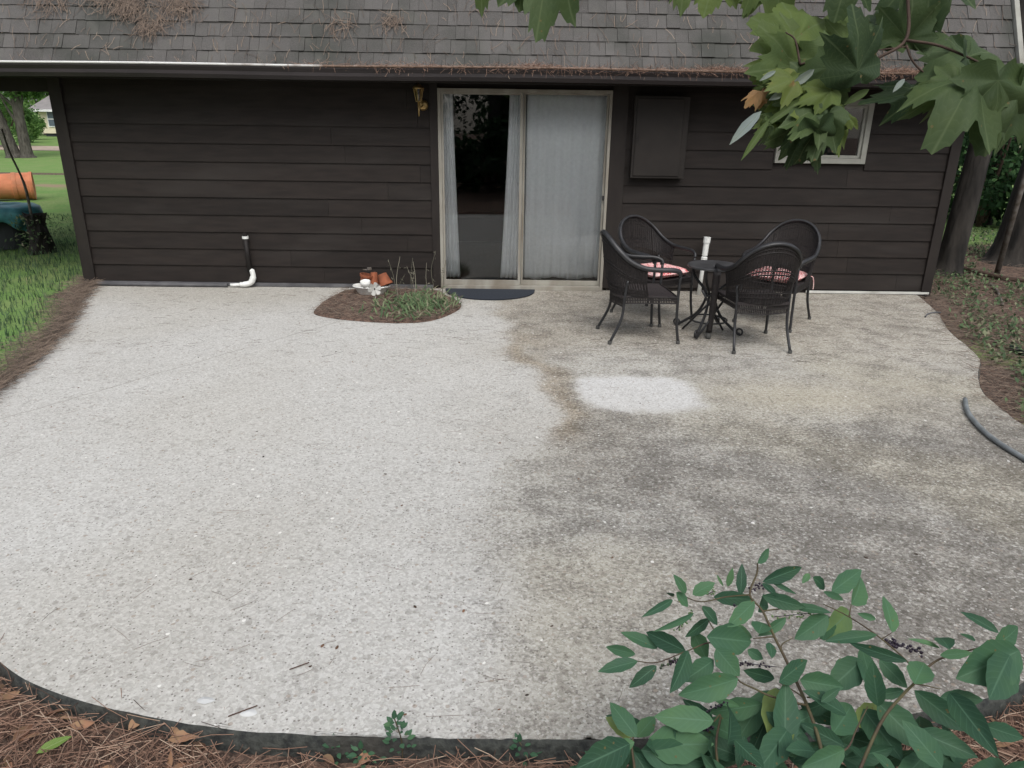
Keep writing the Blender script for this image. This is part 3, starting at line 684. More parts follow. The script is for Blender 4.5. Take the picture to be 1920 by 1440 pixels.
# ---------------------------------------------------------------- chairs
def make_chair():
    root = thing('patio_chair', '', 'chair', (0, 0, 0), 'dark woven patio chairs around the table')
    RIM = [(.262, .25, .60), (.275, .235, .635), (.29, .17, .655), (.295, .05, .66), (.29, -.08, .675), (.27, -.2, .73), (.235, -.285, .81), (.165, -.345, .885), (.085, -.372, .925), (0, -.38, .938)]
    rim = RIM+[(-x, y, z) for x, y, z in RIM[-2::-1]]
    rc = catmull(rim, 5)
    t = MB(); t.tube(rc, .015, 9, flat=1.5); t.build('rim', M_blackmetal, root, smooth=True)
    # seat plate (slightly dished, wider at the front)
    t = MB(); n = 12; vs = []
    def sw(v): return .225+.035*v
    for j in range(n+1):
        v = j/n; y = -.235+.48*v
        for i in range(n+1):
            u = i/n*2-1
            z = .425-.016*(1-u*u)*(1-(2*v-1)**2)-(.014*max(0, v-.85)/.15)
            yy = y - .045*(u*u)*(1 if v < .5 else -.0)*0 - (.05*(1-u*u) if v == 0 else 0)
            vs.append((u*sw(v), yy, z))
    top = len(vs); vs += [(x, y, z-.022) for x, y, z in vs]
    fs = [(j*(n+1)+i, j*(n+1)+i+1, (j+1)*(n+1)+i+1, (j+1)*(n+1)+i) for j in range(n) for i in range(n)]
    fs += [tuple(top+q for q in f[::-1]) for f in fs]
    per = [i for i in range(n+1)]+[(j*(n+1)+n) for j in range(1, n+1)]+[n*(n+1)+i for i in range(n-1, -1, -1)]+[j*(n+1) for j in range(n-1, 0, -1)]
    for a, b in zip(per, per[1:]+per[:1]): fs.append((b, a, top+a, top+b))
    t.add(vs, fs); t.build('seat', M_mesh, root, smooth=False)
    # woven apron
    t = MB(); bot = []
    ring = [(-.225, -.225), (0, -.29), (.225, -.225), (.262, .24), (0, .25), (-.262, .24)]
    for i in range(6):
        a = Vector((*ring[i], .415)); b = Vector((*ring[(i+1) % 6], .415)); h = .085 if i in (0, 1) else .055
        k = max(2, int((b-a).length/.014))
        for q in range(k):
            p = a.lerp(b, q/k); p2 = a.lerp(b, (q+.72)/k); hh = h*(.96+.08*random.random()); d = Vector(((b-a).y, -(b-a).x, 0)).normalized()*.003
            t.add([p-d, p2-d, p2+d-Vector((0,0,hh)), p+d-Vector((0,0,hh)), p+d*2, p2+d*2], [(0,1,2,3), (4,5,2,3)])
        for z in (.0, -h*.5, -h): t.tube([a+Vector((0,0,z)), b+Vector((0,0,z))], .006, 6)
    t.build('apron', M_wicker, root)
    # woven back: strands from seat to rim
    idx0, idx1 = 19, len(rc)-20
    back = rc[idx0:idx1+1]
    t = MB(); N = 40; base = []
    def pick(L, u): 
        f = u*(len(L)-1); i = min(int(f), len(L)-2); return L[i].lerp(L[i+1], f-i)
    lowc = catmull([(.25, -.02, .425), (.235, -.16, .425), (.16, -.26, .425), (0, -.295, .425), (-.16, -.26, .425), (-.235, -.16, .425), (-.25, -.02, .425)], 6)
    for k in range(N+1):
        u = k/N; a = pick(lowc, u); b = pick(back, u)
        if k % 10 == 0 or k in (1, N-1): rr = .009
        else: rr = .0055
        mid = a.lerp(b, .5)+Vector((0, -.012, 0))
        t.tube(catmull([a, mid, b], 3), rr, 5, flat=.6)
    for v in (.1, .18, .5, .56, .86, .92, .96):
        t.tube([pick(lowc, k/24).lerp(pick(back, k/24), v)+Vector((0, -.048*v*(1-v)-.004, 0)) for k in range(25)], .005, 5)
    # close weave in the lower and the upper band
    for v in np.arange(.0, 1.0, .021):
        if .22 < v < .40: continue
        t.tube([pick(lowc, k/24).lerp(pick(back, k/24), v)+Vector((0, -.048*v*(1-v), 0)) for k in range(25)], .0034, 4)
    t.build('backrest', M_wicker, root)
    for s in (-1, 1):
        t = MB(); t.tube(catmull([(.262*s, .25, .605), (.258*s, .245, .42), (.262*s, .25, .2), (.275*s, .275, .012)], 5), [.0125]*16, 9); l = t.build('leg', M_blackmetal, root, smooth=True)
        t = MB(); t.lathe([(0, 0), (.017, 0), (.018, .022), (.014, .03)], (.275*s, .275, 0), 10); t.build('foot_cap', M_foot, l)
        t = MB(); t.tube(catmull([(.235*s, -.2, .56), (.225*s, -.215, .42), (.228*s, -.235, .22), (.245*s, -.33, .012)], 5), .0125, 9); l = t.build('leg', M_blackmetal, root, smooth=True)
        t = MB(); t.lathe([(0, 0), (.017, 0), (.018, .022), (.014, .03)], (.245*s, -.33, 0), 10); t.build('foot_cap', M_foot, l)
    return root
chA = make_chair()
def place(o, x, y, rz, label):
    o.location = (x, y, .001); o.rotation_euler = (0, 0, R(rz)); o['label'] = label; return o
chB, chC, chD = copy_tree(chA), copy_tree(chA), copy_tree(chA)
place(chA, 1.96, -1.82, -84, 'dark woven patio chair in side view at the left end of the table, bare seat')
place(chB, 2.20, -1.13, -146, 'dark woven patio chair behind the table by the door, holding a pink floral cushion')
place(chC, 3.36, -1.27, 140, 'dark woven patio chair behind the table on its right, partly hidden by the nearest chair')
place(chD, 2.90, -1.99, 4, 'dark woven patio chair nearest the camera with its round back turned to the viewer')
def cushion(x, y, rz, label):
    root = thing('seat_cushion', label, 'cushion', (x, y, .43), 'pink floral seat cushions')
    M = Matrix.Rotation(R(rz), 3, 'Z'); mb = MB(); n = 18; vs = []; 
    for sgn in (1, -1):
        for j in range(n+1):
            for i in range(n+1):
                u, v = i/n*2-1, j/n*2-1
                e = max(0, (1-abs(u)**5))**.5*max(0, (1-abs(v)**5))**.5
                q = (abs(u)**8+abs(v)**8)**.125; sc = 1 if q < 1e-6 else 1
                cx = u*(1-.06*v*v); cy = v*(1-.06*u*u)
                z = sgn*(.042*e*(1+.15*nz(u*2, v*2, sgn+x)))-.004*math.exp(-(u*u+v*v)*8)*2
                vs.append(M @ Vector((cx*.235, cy*.225, z))+Vector((x, y, .468)))
    w1 = n+1; fs = [(j*w1+i, j*w1+i+1, (j+1)*w1+i+1, (j+1)*w1+i) for j in range(n) for i in range(n)]
    o = w1*w1; fs += [tuple(o+q for q in f[::-1]) for f in fs]
    mb.add(vs, fs); mb.build('pad', M_cush, root, smooth=True)
    for s in (-1, 1):
        p = M @ Vector((.20*s, -.20, 0))+Vector((x, y, .455)); d = M @ Vector((.05*s, -.04, 0))
        t = MB(); t.tube(catmull([p, p+d+Vector((0,0,-.01)), p+d*1.3+Vector((0,0,-.07)), p+d*1.2+Vector((.01,0,-.13))], 4), .0045, 5); t.build('tie', M_cush, root)
cushion(2.215, -1.145, -146, 'pink floral cushion on the chair beside the glass door')
cushion(3.345, -1.285, 140, 'pink floral cushion half seen through the woven back of the nearest chair')

# ---------------------------------------------------------------- table
TX, TY, TH = 2.63, -1.62, .615
tb = thing('patio_table', 'small round black wrought iron table standing between the four chairs', 'table', (TX, TY, 0))
t = MB(); t.lathe([(0, TH-.008), (.225, TH-.008), (.235, TH-.014), (.235, TH+.0), (.225, TH+.006), (0, TH+.006)], (TX, TY, 0), 36)
M_ttop = mat('table_top_metal', (.06, .06, .062), (.03, .03, .031), 12, .45, spec=.5, grime=(.10, .095, .09))
t.build('tabletop', M_ttop, tb, smooth=False)
for k in range(4):
    th = math.pi/4+k*math.pi/2+.2; c, s = math.cos(th), math.sin(th)
    P = lambda r, z: (TX+r*c, TY+r*s, z)
    t = MB(); t.tube(catmull([P(.20, TH-.01), P(.17, .50), P(.06, .38), P(.045, .30), P(.11, .16), P(.24, .05), P(.30, .014)], 6), .013, 8)
    curl = [P(.30+.03*math.cos(a)*(1-a/14), .040+.03*math.sin(a)*(1-a/14)) for a in np.linspace(-1.6, 5.2, 16)]
    t.tube(curl, .009, 7); t.build('leg', M_blackmetal, tb, smooth=True)
t = MB(); ring = [(TX+.055*math.cos(a), TY+.055*math.sin(a), .34) for a in np.linspace(0, 2*math.pi, 17)]; t.tube(ring, .009, 6, cap=False); t.build('brace_ring', M_blackmetal, tb, smooth=True); t = MB()
ring = [(TX+.17*math.cos(a), TY+.17*math.sin(a), .11) for a in np.linspace(0, 2*math.pi, 21)]; t.tube(ring, .008, 6, cap=False); t.build('brace_ring', M_blackmetal, tb, smooth=True)
# umbrella base / folded stand beside the table leg
us = thing('folded_stand', 'thick dark upright post of a folded stand leaning beside the table edge', 'stand', (2.58, -1.86, 0))
t = MB(); t.tube(catmull([(2.60, -1.86, .60), (2.595, -1.86, .45), (2.59, -1.87, .25), (2.575, -1.885, .06)], 5), [.034]*6+[.03]*5+[.026]*5, 10); t.build('post', M_wicker, us, smooth=True)
t = MB(); t.lathe([(0, 0), (.022, .0), (.026, .02), (.02, .05), (.0, .06)], (2.573, -1.888, 0), 10); t.build('foot_cap', M_foot, us, smooth=True)
for s, e in (((2.40, -1.62, .015), (2.62, -1.80, .36)), ((2.77, -1.65, .015), (2.50, -1.80, .42)), ((2.45, -1.95, .015), (2.70, -1.80, .33))):
    t = MB(); t.tube([s, e], .010, 7); t.build('strut', M_blackmetal, us, smooth=True)

# ---------------------------------------------------------------- leaf tools
def leaf(mb, base, d, nrm, L, W, rnd, curl=.12, fold=.18, n=5):
    d = d.normalized(); s = d.cross(nrm)
    if s.length < 1e-4: s = d.orthogonal()
    s.normalize(); nn = s.cross(d).normalized(); vs = []; cs = []
    for i in range(n+1):
        v = i/n; w = W*.53*(math.sin(math.pi*min(1, v**.86))**.82*(1+.05*math.sin(v*23+rnd*9)) if 0 < v < 1 else .02)
        c = base+d*(L*v)-nn*(curl*L*v*v)
        for k in (-1, -.5, 0, .5, 1):
            vs.append(c+s*(w*k)+nn*(fold*w*abs(k))); cs.append((rnd, abs(k), v))
    fs = [(i*5+k, i*5+k+1, (i+1)*5+k+1, (i+1)*5+k) for i in range(n) for k in range(4)]
    mb.add(vs, fs, cs)
def quadleaf(mb, c, d, nrm, L, W, rnd):
    d = d.normalized(); s = d.cross(nrm)
    if s.length < 1e-4: s = d.orthogonal()
    s.normalize(); mb.add([c, c+d*L*.45+s*W*.5, c+d*L, c+d*L*.45-s*W*.5], [(0,1,2,3)], [(rnd, 0, 0)]*4)
def rv(): 
    while True:
        v = Vector((random.uniform(-1,1), random.uniform(-1,1), random.uniform(-1,1)))
        if .05 < v.length < 1: return v.normalized()
def blade(mb, p, h, lean_, wd, rnd):
    a = random.uniform(0, 2*math.pi); s = Vector((math.cos(a), math.sin(a), 0))*wd*.5; l = Vector((math.cos(a+1.57), math.sin(a+1.57), 0))*lean_
    m1 = p+Vector((0,0,h*.6))+l*.3; tp = p+Vector((0,0,h*(1-.3*min(1, lean_/h))))+l
    mb.add([p-s, p+s, m1+s*.8, m1-s*.8, tp], [(0,1,2,3), (3,2,4)], [(rnd, 0, 0)]*5)
def needle(mb, p, L, rnd, a=None, tilt=None, wd=.0016):
    a = random.uniform(0, 2*math.pi) if a is None else a; tl = random.uniform(-.15, .35) if tilt is None else tilt
    d = Vector((math.cos(a)*math.cos(tl), math.sin(a)*math.cos(tl), math.sin(tl))); b = random.uniform(-.25, .25)
    s = Vector((-math.sin(a), math.cos(a), 0)); pts = [p, p+d*L*.5+s*b*L*.3, p+d*L+s*b*L*.1-Vector((0,0,max(0, tl)*L*.15))]
    w2 = s*wd*.6; hz = Vector((0,0,wd*.8))
    vs = []
    for q in pts: vs += [q-w2, q+hz, q+w2]
    mb.add(vs, [(0,1,4,3), (1,2,5,4), (3,4,7,6), (4,5,8,7)], [(rnd, 0, 0)]*9)

# ---------------------------------------------------------------- flower bed
BED = [(-1.18,-.75),(-1.16,-1.18),(-.95,-1.36),(-.62,-1.47),(-.25,-1.51),(.02,-1.42),(.2,-1.15),(.28,-.85),(.2,-.55),(.05,-.3),(-.05,-.12),(-.6,-.07),(-1.0,-.12),(-1.12,-.4)]
bl = catmull([(x, y, 0) for x, y in BED+BED[:1]], 5)[:-1]
def in_poly(x, y, P):
    c = False; j = len(P)-1
    for i in range(len(P)):
        if (P[i][1] > y) != (P[j][1] > y) and x < (P[j][0]-P[i][0])*(y-P[i][1])/(P[j][1]-P[i][1])+P[i][0]: c = not c
        j = i
    return c
ctr = Vector((-.45, -.75, 0)); t = MB(); vs = []; cs = []; n = len(bl)
rings = [(1.0, .002), (.985, .007), (.93, .012), (.8, .018), (.6, .024), (.3, .028), (0.02, .028)]
for r, z in rings:
    for p in bl:
        q = ctr+(p-ctr)*r; vs.append((q.x, q.y, z+(.010*nz(q.x*9, q.y*9)+.006*nz(q.x*25, q.y*25) if r < .98 else 0))); cs.append((1, 0, 0))
t.add(vs, [(i*n+k, i*n+(k+1) % n, (i+1)*n+(k+1) % n, (i+1)*n+k) for i in range(len(rings)-1) for k in range(n)], cs)
tag(t.build('flower_bed_soil', M_ground, smooth=True), kind='structure')
BP = [(p.x, p.y) for p in bl]
t = MB()
for _ in range(2600):
    x, y = random.uniform(-1.2, .3), random.uniform(-1.5, -.05)
    if in_poly(x, y, BP): needle(t, Vector((x, y, .022+random.uniform(0, .02))), random.uniform(.03, .09), random.random()*.9, wd=.0022)
tag(t.build('bed_mulch', M_needle_old), 'brown pine straw covering the planting bed by the wall', 'mulch', kind='stuff')
t = MB()
for _ in range(620):
    x, y = random.gauss(-.14, .22), random.gauss(-.92, .27)
    if not in_poly(x, y, BP): continue
    b = Vector((x, y, .02)); dd = Vector((random.uniform(-1,1), random.uniform(-1,.6), random.uniform(.5, 1.6)))
    leaf(t, b, dd, Vector((0,-.3,1)), random.uniform(.05, .13), random.uniform(.009, .02), random.random()**.7, .35, .2, 4)
tag(t.build('grass_tuft', M_weed, smooth=True), 'low tuft of broad bladed green weeds on the right side of the planting bed', 'weeds', kind='stuff')
t = MB()
for k in range(10):
    x, y = random.uniform(-.45, .1), random.uniform(-.75, -.2); a = Vector((x, y, .04)); h = [.36,.38,.44,.3,.25,.40,.2,.42,.3,.36][k]
    q = [a, a+Vector((random.uniform(-.03,.03), 0, h*.5)), a+Vector((random.uniform(-.08,.05), .02, h))]
    t.cur = (random.random(), 0, 0); t.tube(catmull(q, 4), [.003]*5+[.002]*4, 5)
    for _ in range(7):
        u = random.uniform(.2, 1); p = q[0].lerp(q[2], u); leaf(t, p, rv()+Vector((0,0,.6)), rv(), random.uniform(.02,.06), .008, random.random(), .2, .1, 3)
tag(t.build('dry_stalks', M_straw_stalk), 'thin dry weed stalks rising from the planting bed beside the door', 'weeds', kind='stuff')
# basin, pots, cup, pinwheel
bx, by = -.72, -.40; bs = thing('enamel_basin', 'oval white basin half sunk in the planting bed, holding broken pots', 'basin', (bx, by, 0))
t = MB(); t.lathe([(0, .02), (.10, .02), (.135, .05), (.165, .115), (.178, .12), (.188, .128), (.182, .137), (.168, .134), (.158, .125), (.128, .06), (.09, .032), (0, .032)], (bx, by, -.02), 32, 1.1, .72); t.build('bowl', M_pvc, bs, smooth=True)
t = MB(); t.cur = (1, 0, 0); t.lathe([(0, .10), (.07, .096), (.148, .085)], (bx, by, -.02), 24, 1.1, .72); t.build('soil', M_ground, bs, smooth=True)
def pot(x, y, z, sc, M, label):
    o = MB(); o.lathe([(0, .0), (.045, .0), (.062, .10), (.070, .10), (.073, .125), (.063, .125), (.060, .105), (.043, .012), (0, .012)], (x, y, z), 20, sc, sc, M)
    return tag(o.build('terracotta_pot', M_terra, smooth=False), label, 'flower pot', 'terracotta pots in the basin')
pot(-.80, -.36, .10, 1, Matrix.Rotation(R(12), 3, 'Y'), 'upright red terracotta pot at the back of the white basin')
pot(-.60, -.40, .24, 1.05, Matrix.Rotation(R(158), 3, 'Y') @ Matrix.Rotation(R(12), 3, 'X'), 'orange terracotta pot tipped upside down on the right of the white basin')
pot(-.70, -.33, .24, .8, Matrix.Rotation(R(175), 3, 'X'), 'small red terracotta pot upside down behind the white cup')
o = MB(); o.lathe([(0, 0), (.028, 0), (.040, .012), (.052, .05), (.054, .078), (.050, .078), (.047, .05), (.034, .014), (0, .01)], (-.765, -.49, .105), 20, M=Matrix.Rotation(R(10), 3, 'X')); tag(o.build('cup', M_pvc, smooth=True), 'rounded white cup standing in front of the terracotta pots', 'cup')
o = MB(); o.box((-.74, -.36, .285), (.045, .03, .03), Matrix.Rotation(.4, 3, 'Z')); o.box((-.77, -.35, .272), (.09, .02, .012)); tag(o.build('stone_ornament', M_log, bevel=.006), 'small tan chunk resting on top of the pots in the basin', 'ornament')
px_, py_ = -.63, -.70; pw = thing('pinwheel', 'white six petal pinwheel flower standing in the planting bed before the basin', 'pinwheel', (px_, py_, .03))
c0 = Vector((px_, py_, .145))
for k in range(6):
    th = k*math.pi/3+.25; t = MB(); u = Vector((math.cos(th), 0, math.sin(th))); v = Vector((-math.sin(th), 0, math.cos(th))); f = Vector((0, -1, 0))
    t.add([c0+f*.004, c0+u*.035+v*.024+f*.003, c0+u*.068+v*.020+f*.010, c0+u*.073-v*.004+f*.018, c0+u*.06-v*.024+f*.022, c0+u*.03-v*.016+f*.012], [(0,1,2,3,4,5)])
    o = t.build('petal', M_white, pw); s = o.modifiers.new('t', 'SOLIDIFY'); s.thickness = .0015
t = MB(); t.tube([c0+Vector((0, .004, 0)), (px_, py_+.004, .03)], .004, 6); t.build('stem', M_white, pw)
t = MB(); t.lathe([(0, 0), (.009, 0), (.007, .006), (0, .008)], c0+Vector((0, -.006, 0)), 10, M=Matrix.Rotation(R(90), 3, 'X')); t.build('hub', M_blackmetal, pw)

# ---------------------------------------------------------------- hose, right
h = [gat(1806, 762), gat(1812, 790), gat(1838, 822), gat(1872, 848), gat(1925, 882), gat(1990, 930)]
h = [Vector((p.x, p.y, .018 if in_patio(p.x, p.y, .05) else .02)) for p in h]
t = MB(); t.tube(catmull(h, 8), .0155, 12); hz_ = tag(t.build('garden_hose', M_hose, smooth=True), 'thick grey hose snaking over the right edge of the slab', 'hose')
t = MB(); a = [Vector((gat(x, y).x, gat(x, y).y, .01)) for x, y in ((1733, 603), (1738, 597), (1750, 594), (1762, 596))]; t.tube(catmull(a, 5), .008, 8); tag(t.build('pale_pipe_end', M_greypipe, smooth=True), 'short pale curved pipe end in the straw beside the right house corner', 'pipe')
def glog(pts, r, name, label, cat, mt=M_log):
    P = []
    for x, y in pts: p = gat(x, y); P.append(Vector((p.x, p.y, gz(p.x, p.y)+r*.9)))
    t = MB(); t.tube(catmull(P, 5), [r*(1-.4*i/(len(P)*5)) for i in range((len(P)-1)*5+1)], 8); return tag(t.build(name, mt, smooth=True), label, cat)
glog([(1795, 505), (1840, 517), (1885, 527), (1935, 533)], .035, 'fallen_branch', 'long dark branch lying on the straw at the foot of the pines', 'branch', M_twig)
glog([(1893, 660), (1925, 670), (1960, 680)], .03, 'fallen_branch', 'short black branch on the straw at the right edge of the picture', 'branch', M_blackmetal)
glog([(1855, 535), (1868, 548), (1880, 575)], .018, 'fallen_branch', 'thin bent grey stick in the weeds right of the house corner', 'branch')

# ---------------------------------------------------------------- straw, leaves, grass
t = MB(); rnd = random.Random(11)
def densefront(N, mb):
    for _ in range(N):
        x = random.uniform(-1.9, 4.0); y = random.uniform(-7.0, -5.3)
        if in_patio(x, y, -.03): 
            continue
        if x < -.2 and y < -6.85+.15*x*0: continue
        e = Vector((x, y, gz(x, y)+random.uniform(.002, .045)))
        a = nz(x*3, y*3, 4)*4+random.gauss(0, .9)+random.choice([0, 3.14]); a2 = Vector((math.cos(a), math.sin(a), 0))*.12
        if in_patio(x+a2.x, y+a2.y, 0) and random.random() < .93: continue
        needle(mb, e, random.uniform(.07, .19), min(1, max(0, random.gauss(.5, .28))), a, random.uniform(-.10, .25), wd=.0023)
densefront(26000, t)
for _ in range(45):  # bundles spilling over the lip
    u = random.random(); y = random.uniform(-6.44, -5.2); x = xl(y)-random.uniform(0, .15)
    for k in range(3): needle(t, Vector((x, y, -.01)), random.uniform(.1, .18), random.random(), random.uniform(1.6, 4.4), random.uniform(0, .2), wd=.0019)
tag(t.build('pine_straw', M_needle), 'reddish pine straw covering the ground below the near curved slab edge', 'pine straw', kind='stuff')
t = MB()
for _ in range(700):
    x = random.uniform(-1.9, 4.2); y = random.uniform(-7.0, -5.6)
    if in_patio(x, y, -.03): continue
    d = Vector((random.uniform(-1,1), random.uniform(-1,1), random.uniform(-.1,.3))); 
    leaf(t, Vector((x, y, gz(x, y)+random.uniform(.01, .045))), d, Vector((random.uniform(-.5,.5), random.uniform(-.5,.5), 1)), random.uniform(.035, .085), random.uniform(.018, .035), random.random()*.85, random.uniform(-.3, .4), random.uniform(-.5, .6))
tag(t.build('leaf_litter', M_litter, smooth=True), 'curled brown dead leaves lying in the near pine straw', 'dead leaves', kind='stuff')
def lone_leaf(px, py, ang, L, W, rn, label, mt, z=.04):
    p = gat(px, py); t = MB(); leaf(t, Vector((p.x, p.y, gz(p.x, p.y)+z)), Vector((math.cos(ang), math.sin(ang), .15)), Vector((.2, -.3, 1)), L, W, rn, .15, .25, 7)
    return tag(t.build('fallen_leaf', mt, smooth=True), label, 'leaf')
M_gl = tintmat('green_leaf', [(0, (.14, .24, .05)), (1, (.30, .33, .10))], .6, .3, .2, vein=(.4, .45, .25))
lone_leaf(75, 1438, .7, .10, .032, .1, 'fresh green leaf lying on the pine straw in the near left corner', M_gl)
lone_leaf(800, 1415, .1, .055, .04, 1, 'small yellow green leaf on the straw just below the front slab edge', M_gl)
lone_leaf(130, 1345, .35, .09, .03, .95, 'tan curled dry leaf on the straw beside the curved slab edge', M_litter)
lone_leaf(245, 1390, 1.2, .09, .035, .75, 'upright brown curled leaf leaning against the front slab edge', M_litter)
lone_leaf(320, 1412, .2, .10, .04, .7, 'large reddish brown leaf on the straw right of the upright curled leaf', M_litter)

# needles and bits on the slab
t = MB()
for _ in range(420):
    y = -6.4*random.random()**.8; x = random.uniform(xl(y), xr(y))
    if random.random() < .4*sstep(-2, -5, y): continue
    needle(t, Vector((x, y, .003)), random.uniform(.04, .13), min(1, random.random()*.75), random.gauss(.3, .6), 0, wd=.0011)
for _ in range(900):  # towards the right, behind the chairs and by the wall
    y = -random.random()*2.6; x = random.uniform(1.2, xr(y)) if random.random() < .6 else random.uniform(xl(y), xr(y))
    needle(t, Vector((x, y, .003)), random.uniform(.05, .13), random.random()*.6, random.gauss(.1, .5), 0, wd=.0014)
tag(t.build('scattered_needles', M_needle_old), 'loose pine needles scattered thinly over the pale slab', 'pine needles', kind='stuff')
t = MB()
for _ in range(110):
    y = -6.4*random.random(); x = random.uniform(xl(y)+.1, xr(y)-.1); s = random.uniform(.003, .009); a = random.uniform(0, 3)
    M = Matrix.Rotation(a, 3, 'Z'); rn = random.random()
    vs = [M @ Vector((s*1.5*math.cos(q)*random.uniform(.7,1), s*.7*math.sin(q), 0))+Vector((x, y, .003)) for q in np.linspace(0, 5.4, 7)]
    vs.append(Vector((x, y, .003+s*.35))); t.add(vs, [(k, (k+1) % 7, 7) for k in range(7)], [(rn, 0, 0)]*8)
tag(t.build('bark_bits', M_debris), 'tiny bark flecks and crumbs strewn over the slab', 'debris', kind='stuff')
for (px, py, s, lb) in ((385, 1314, .028, 'pale blue white stone chip on the slab, leftmost by the front edge'), (467, 1338, .026, 'white shell chip beside the straight red needle at the slab front'), ):
    p = atZ(px, py); t = MB(); vs = []; n = 9; t.cur = (random.random(), 0, 0)
    for k in range(n): q = 6.283*k/n; vs.append((p.x+s*1.2*math.cos(q)*random.uniform(.75, 1.1), p.y+s*.7*math.sin(q)*random.uniform(.75, 1.1), .002))
    vs.append((p.x, p.y, .009)); t.add(vs, [(k, (k+1) % n, n) for k in range(n)]); tag(t.build('stone_chip', M_stone), lb, 'stone')
for (a, b, lb) in (((428, 1345), (483, 1325), 'single red brown pine needle lying by the white chip at the slab front'), ((543, 1257), (580, 1244), 'single red brown pine needle on the slab, farther from the edge')):
    p, q = atZ(*a), atZ(*b); t = MB(); t.cur = (.1, 0, 0); t.tube([(p.x, p.y, .004), (q.x, q.y, .005)], .0022, 5); tag(t.build('pine_needle', M_needle), lb, 'pine needle')

# straw along both side edges of the slab
t = MB()
for _ in range(7500):
    y = random.uniform(-5.3, .35); x = xl(max(-6.4, min(0, y)))-abs(random.gauss(0, .13+.07*nz(y*1.5, 3)))+.04
    if y > 0: x = min(x, XL_-.05)
    needle(t, Vector((x, y, max(.0, gz(x, y))+random.uniform(0, .05))), random.uniform(.07, .17), random.random()*.9, random.gauss(1.5, .8)+(3.14 if random.random() < .4 else 0), random.uniform(-.1, .4), wd=.002)
tag(t.build('straw_border', M_needle_old), 'dry grey brown straw ridge along the left slab edge against the grass', 'pine straw', kind='stuff')
t = MB()
for _ in range(8500):
    y = random.uniform(-6, 3.5); x = xr(max(-6.4, min(0, y)))+abs(random.gauss(0, .55))*(1 if y < 0 else 3)-.04
    if y > -.1: x = max(x, XR_+.05)
    if random.random() < .5*sstep(0, .35, nz(x*.9, y*.9, 2)*-1): continue
    needle(t, Vector((x, y, max(gz(x, y), -.03)+random.uniform(0, .04))), random.uniform(.07, .16), .1+random.random()*.7, None, random.uniform(-.1, .3), wd=.0022)
tag(t.build('straw_bank', M_needle_old), 'reddish pine straw drifted along the right slab edge', 'pine straw', kind='stuff')
t = MB()
for _ in range(34000):
    u = random.random(); y = -5.2+u*11; x = random.uniform(-11, -3.0)
    if y > .2 and x > XL_-.03: continue
    d = xl(max(-6.4, min(0, y)))-x
    if d < .04 or random.random() > .25+sstep(.05, .3, d): continue
    near = sstep(4.5, 1.5, y); hh = random.uniform(.05, .10)*(.45+.9*near)*(.8+.6*max(0, nz(x*1.5, y*1.5)))
    blade(t, Vector((x, y, gz(x, y))), hh, random.uniform(.2, .9)*hh, random.uniform(.004, .010), min(1, max(0, random.gauss(.45, .25))))
tag(t.build('lawn_grass', M_grass), 'shaggy green lawn grass left of the house and slab', 'grass', kind='stuff')
t = MB()
for _ in range(38000):
    x = 3.9+random.random()**1.5*7; y = random.uniform(-5.6, 5)
    if y > -.1 and x < XR_+.08: continue
    if y <= .1 and x < xr(max(-6.4, min(0, y)))+.12: continue
    if nz(x*.9, y*.9, 2) > .22+.3*random.random()-.5*(1-sstep(.1, .5, x-xr(max(-6.4, min(0, y))) if y < 0 else 1)): continue
    p = Vector((x, y, gz(x, y))); 
    leaf(t, p+Vector((0,0,random.uniform(.0,.06))), rv()+Vector((0,0,.5)), Vector((0,0,1)), random.uniform(.035, .08), random.uniform(.018, .04), random.random(), .2, .2, 2)
tag(t.build('ground_cover', M_weed), 'patchy low green ground cover under the pines on the right', 'ground cover', kind='stuff')

# roof and gutter straw
t = MB()
def roofneedle(x, r, L, a, rn, lift=.018):
    p = RB+du*(r)+dn*lift; p = Vector((x, p.y, p.z)); d = Vector((1,0,0))*math.cos(a)+du*math.sin(a)+dn*random.uniform(-.02, .15)
    q = p+d*L; s = (d.cross(dn)).normalized()*.002
    mid = p.lerp(q, .5)+s*random.uniform(-6, 6)
    t.add([p-s, p+s, mid+s, mid-s, q+s, q-s], [(0,1,2,3), (3,2,4,5)], [(rn, 0, 0)]*6)
for _ in range(900): roofneedle(random.uniform(-4.8, 5.6), random.uniform(.0, 1.25), random.uniform(.05, .15), random.gauss(-1.5, .5), random.random())
for (cx, cr, n, sx) in ((-3.75, .66, 120, .10), (-3.1, .80, 420, .16), (-2.95, .60, 260, .09), (-2.62, .85, 320, .13), (-2.45, .62, 200, .10), (-2.72, .42, 160, .08), (-.9, .45, 60, .08), (-.4, .5, 60, .06), (4.3, .3, 80, .15)):
    for _ in range(n): roofneedle(random.gauss(cx, sx), random.gauss(cr, sx*.7), random.uniform(.05, .17), random.gauss(-1.5, .7), .15+random.random()*.6, random.uniform(.015, .04))
tag(t.build('roof_needles', M_needle_old), 'dead pine needles caught in clumps on the roof shingles', 'pine needles', kind='stuff')
t = MB()
for _ in range(7500):
    x = -2.2+7.9*random.random()**.7; dens = sstep(-2.2, 1.0, x)*(.45+.6*sstep(-.2, .4, nz(x*1.6, 2)))+(.6 if 3.7 < x < 5.6 else 0)
    if random.random() > dens: continue
    hgt = .015+.05*(max(0, nz(x*1.6, 2))+(.5 if 3.7 < x < 5.6 else 0))
    p = Vector((x, random.uniform(-.625, -.545), 2.285+random.uniform(-.01, hgt)))
    needle(t, p, random.uniform(.04, .11), .1+random.random()*.75, random.choice([random.gauss(0, .5), random.gauss(3.14, .5), random.gauss(-1.57, .7)]), random.gauss(0.05, .5), wd=.0022)
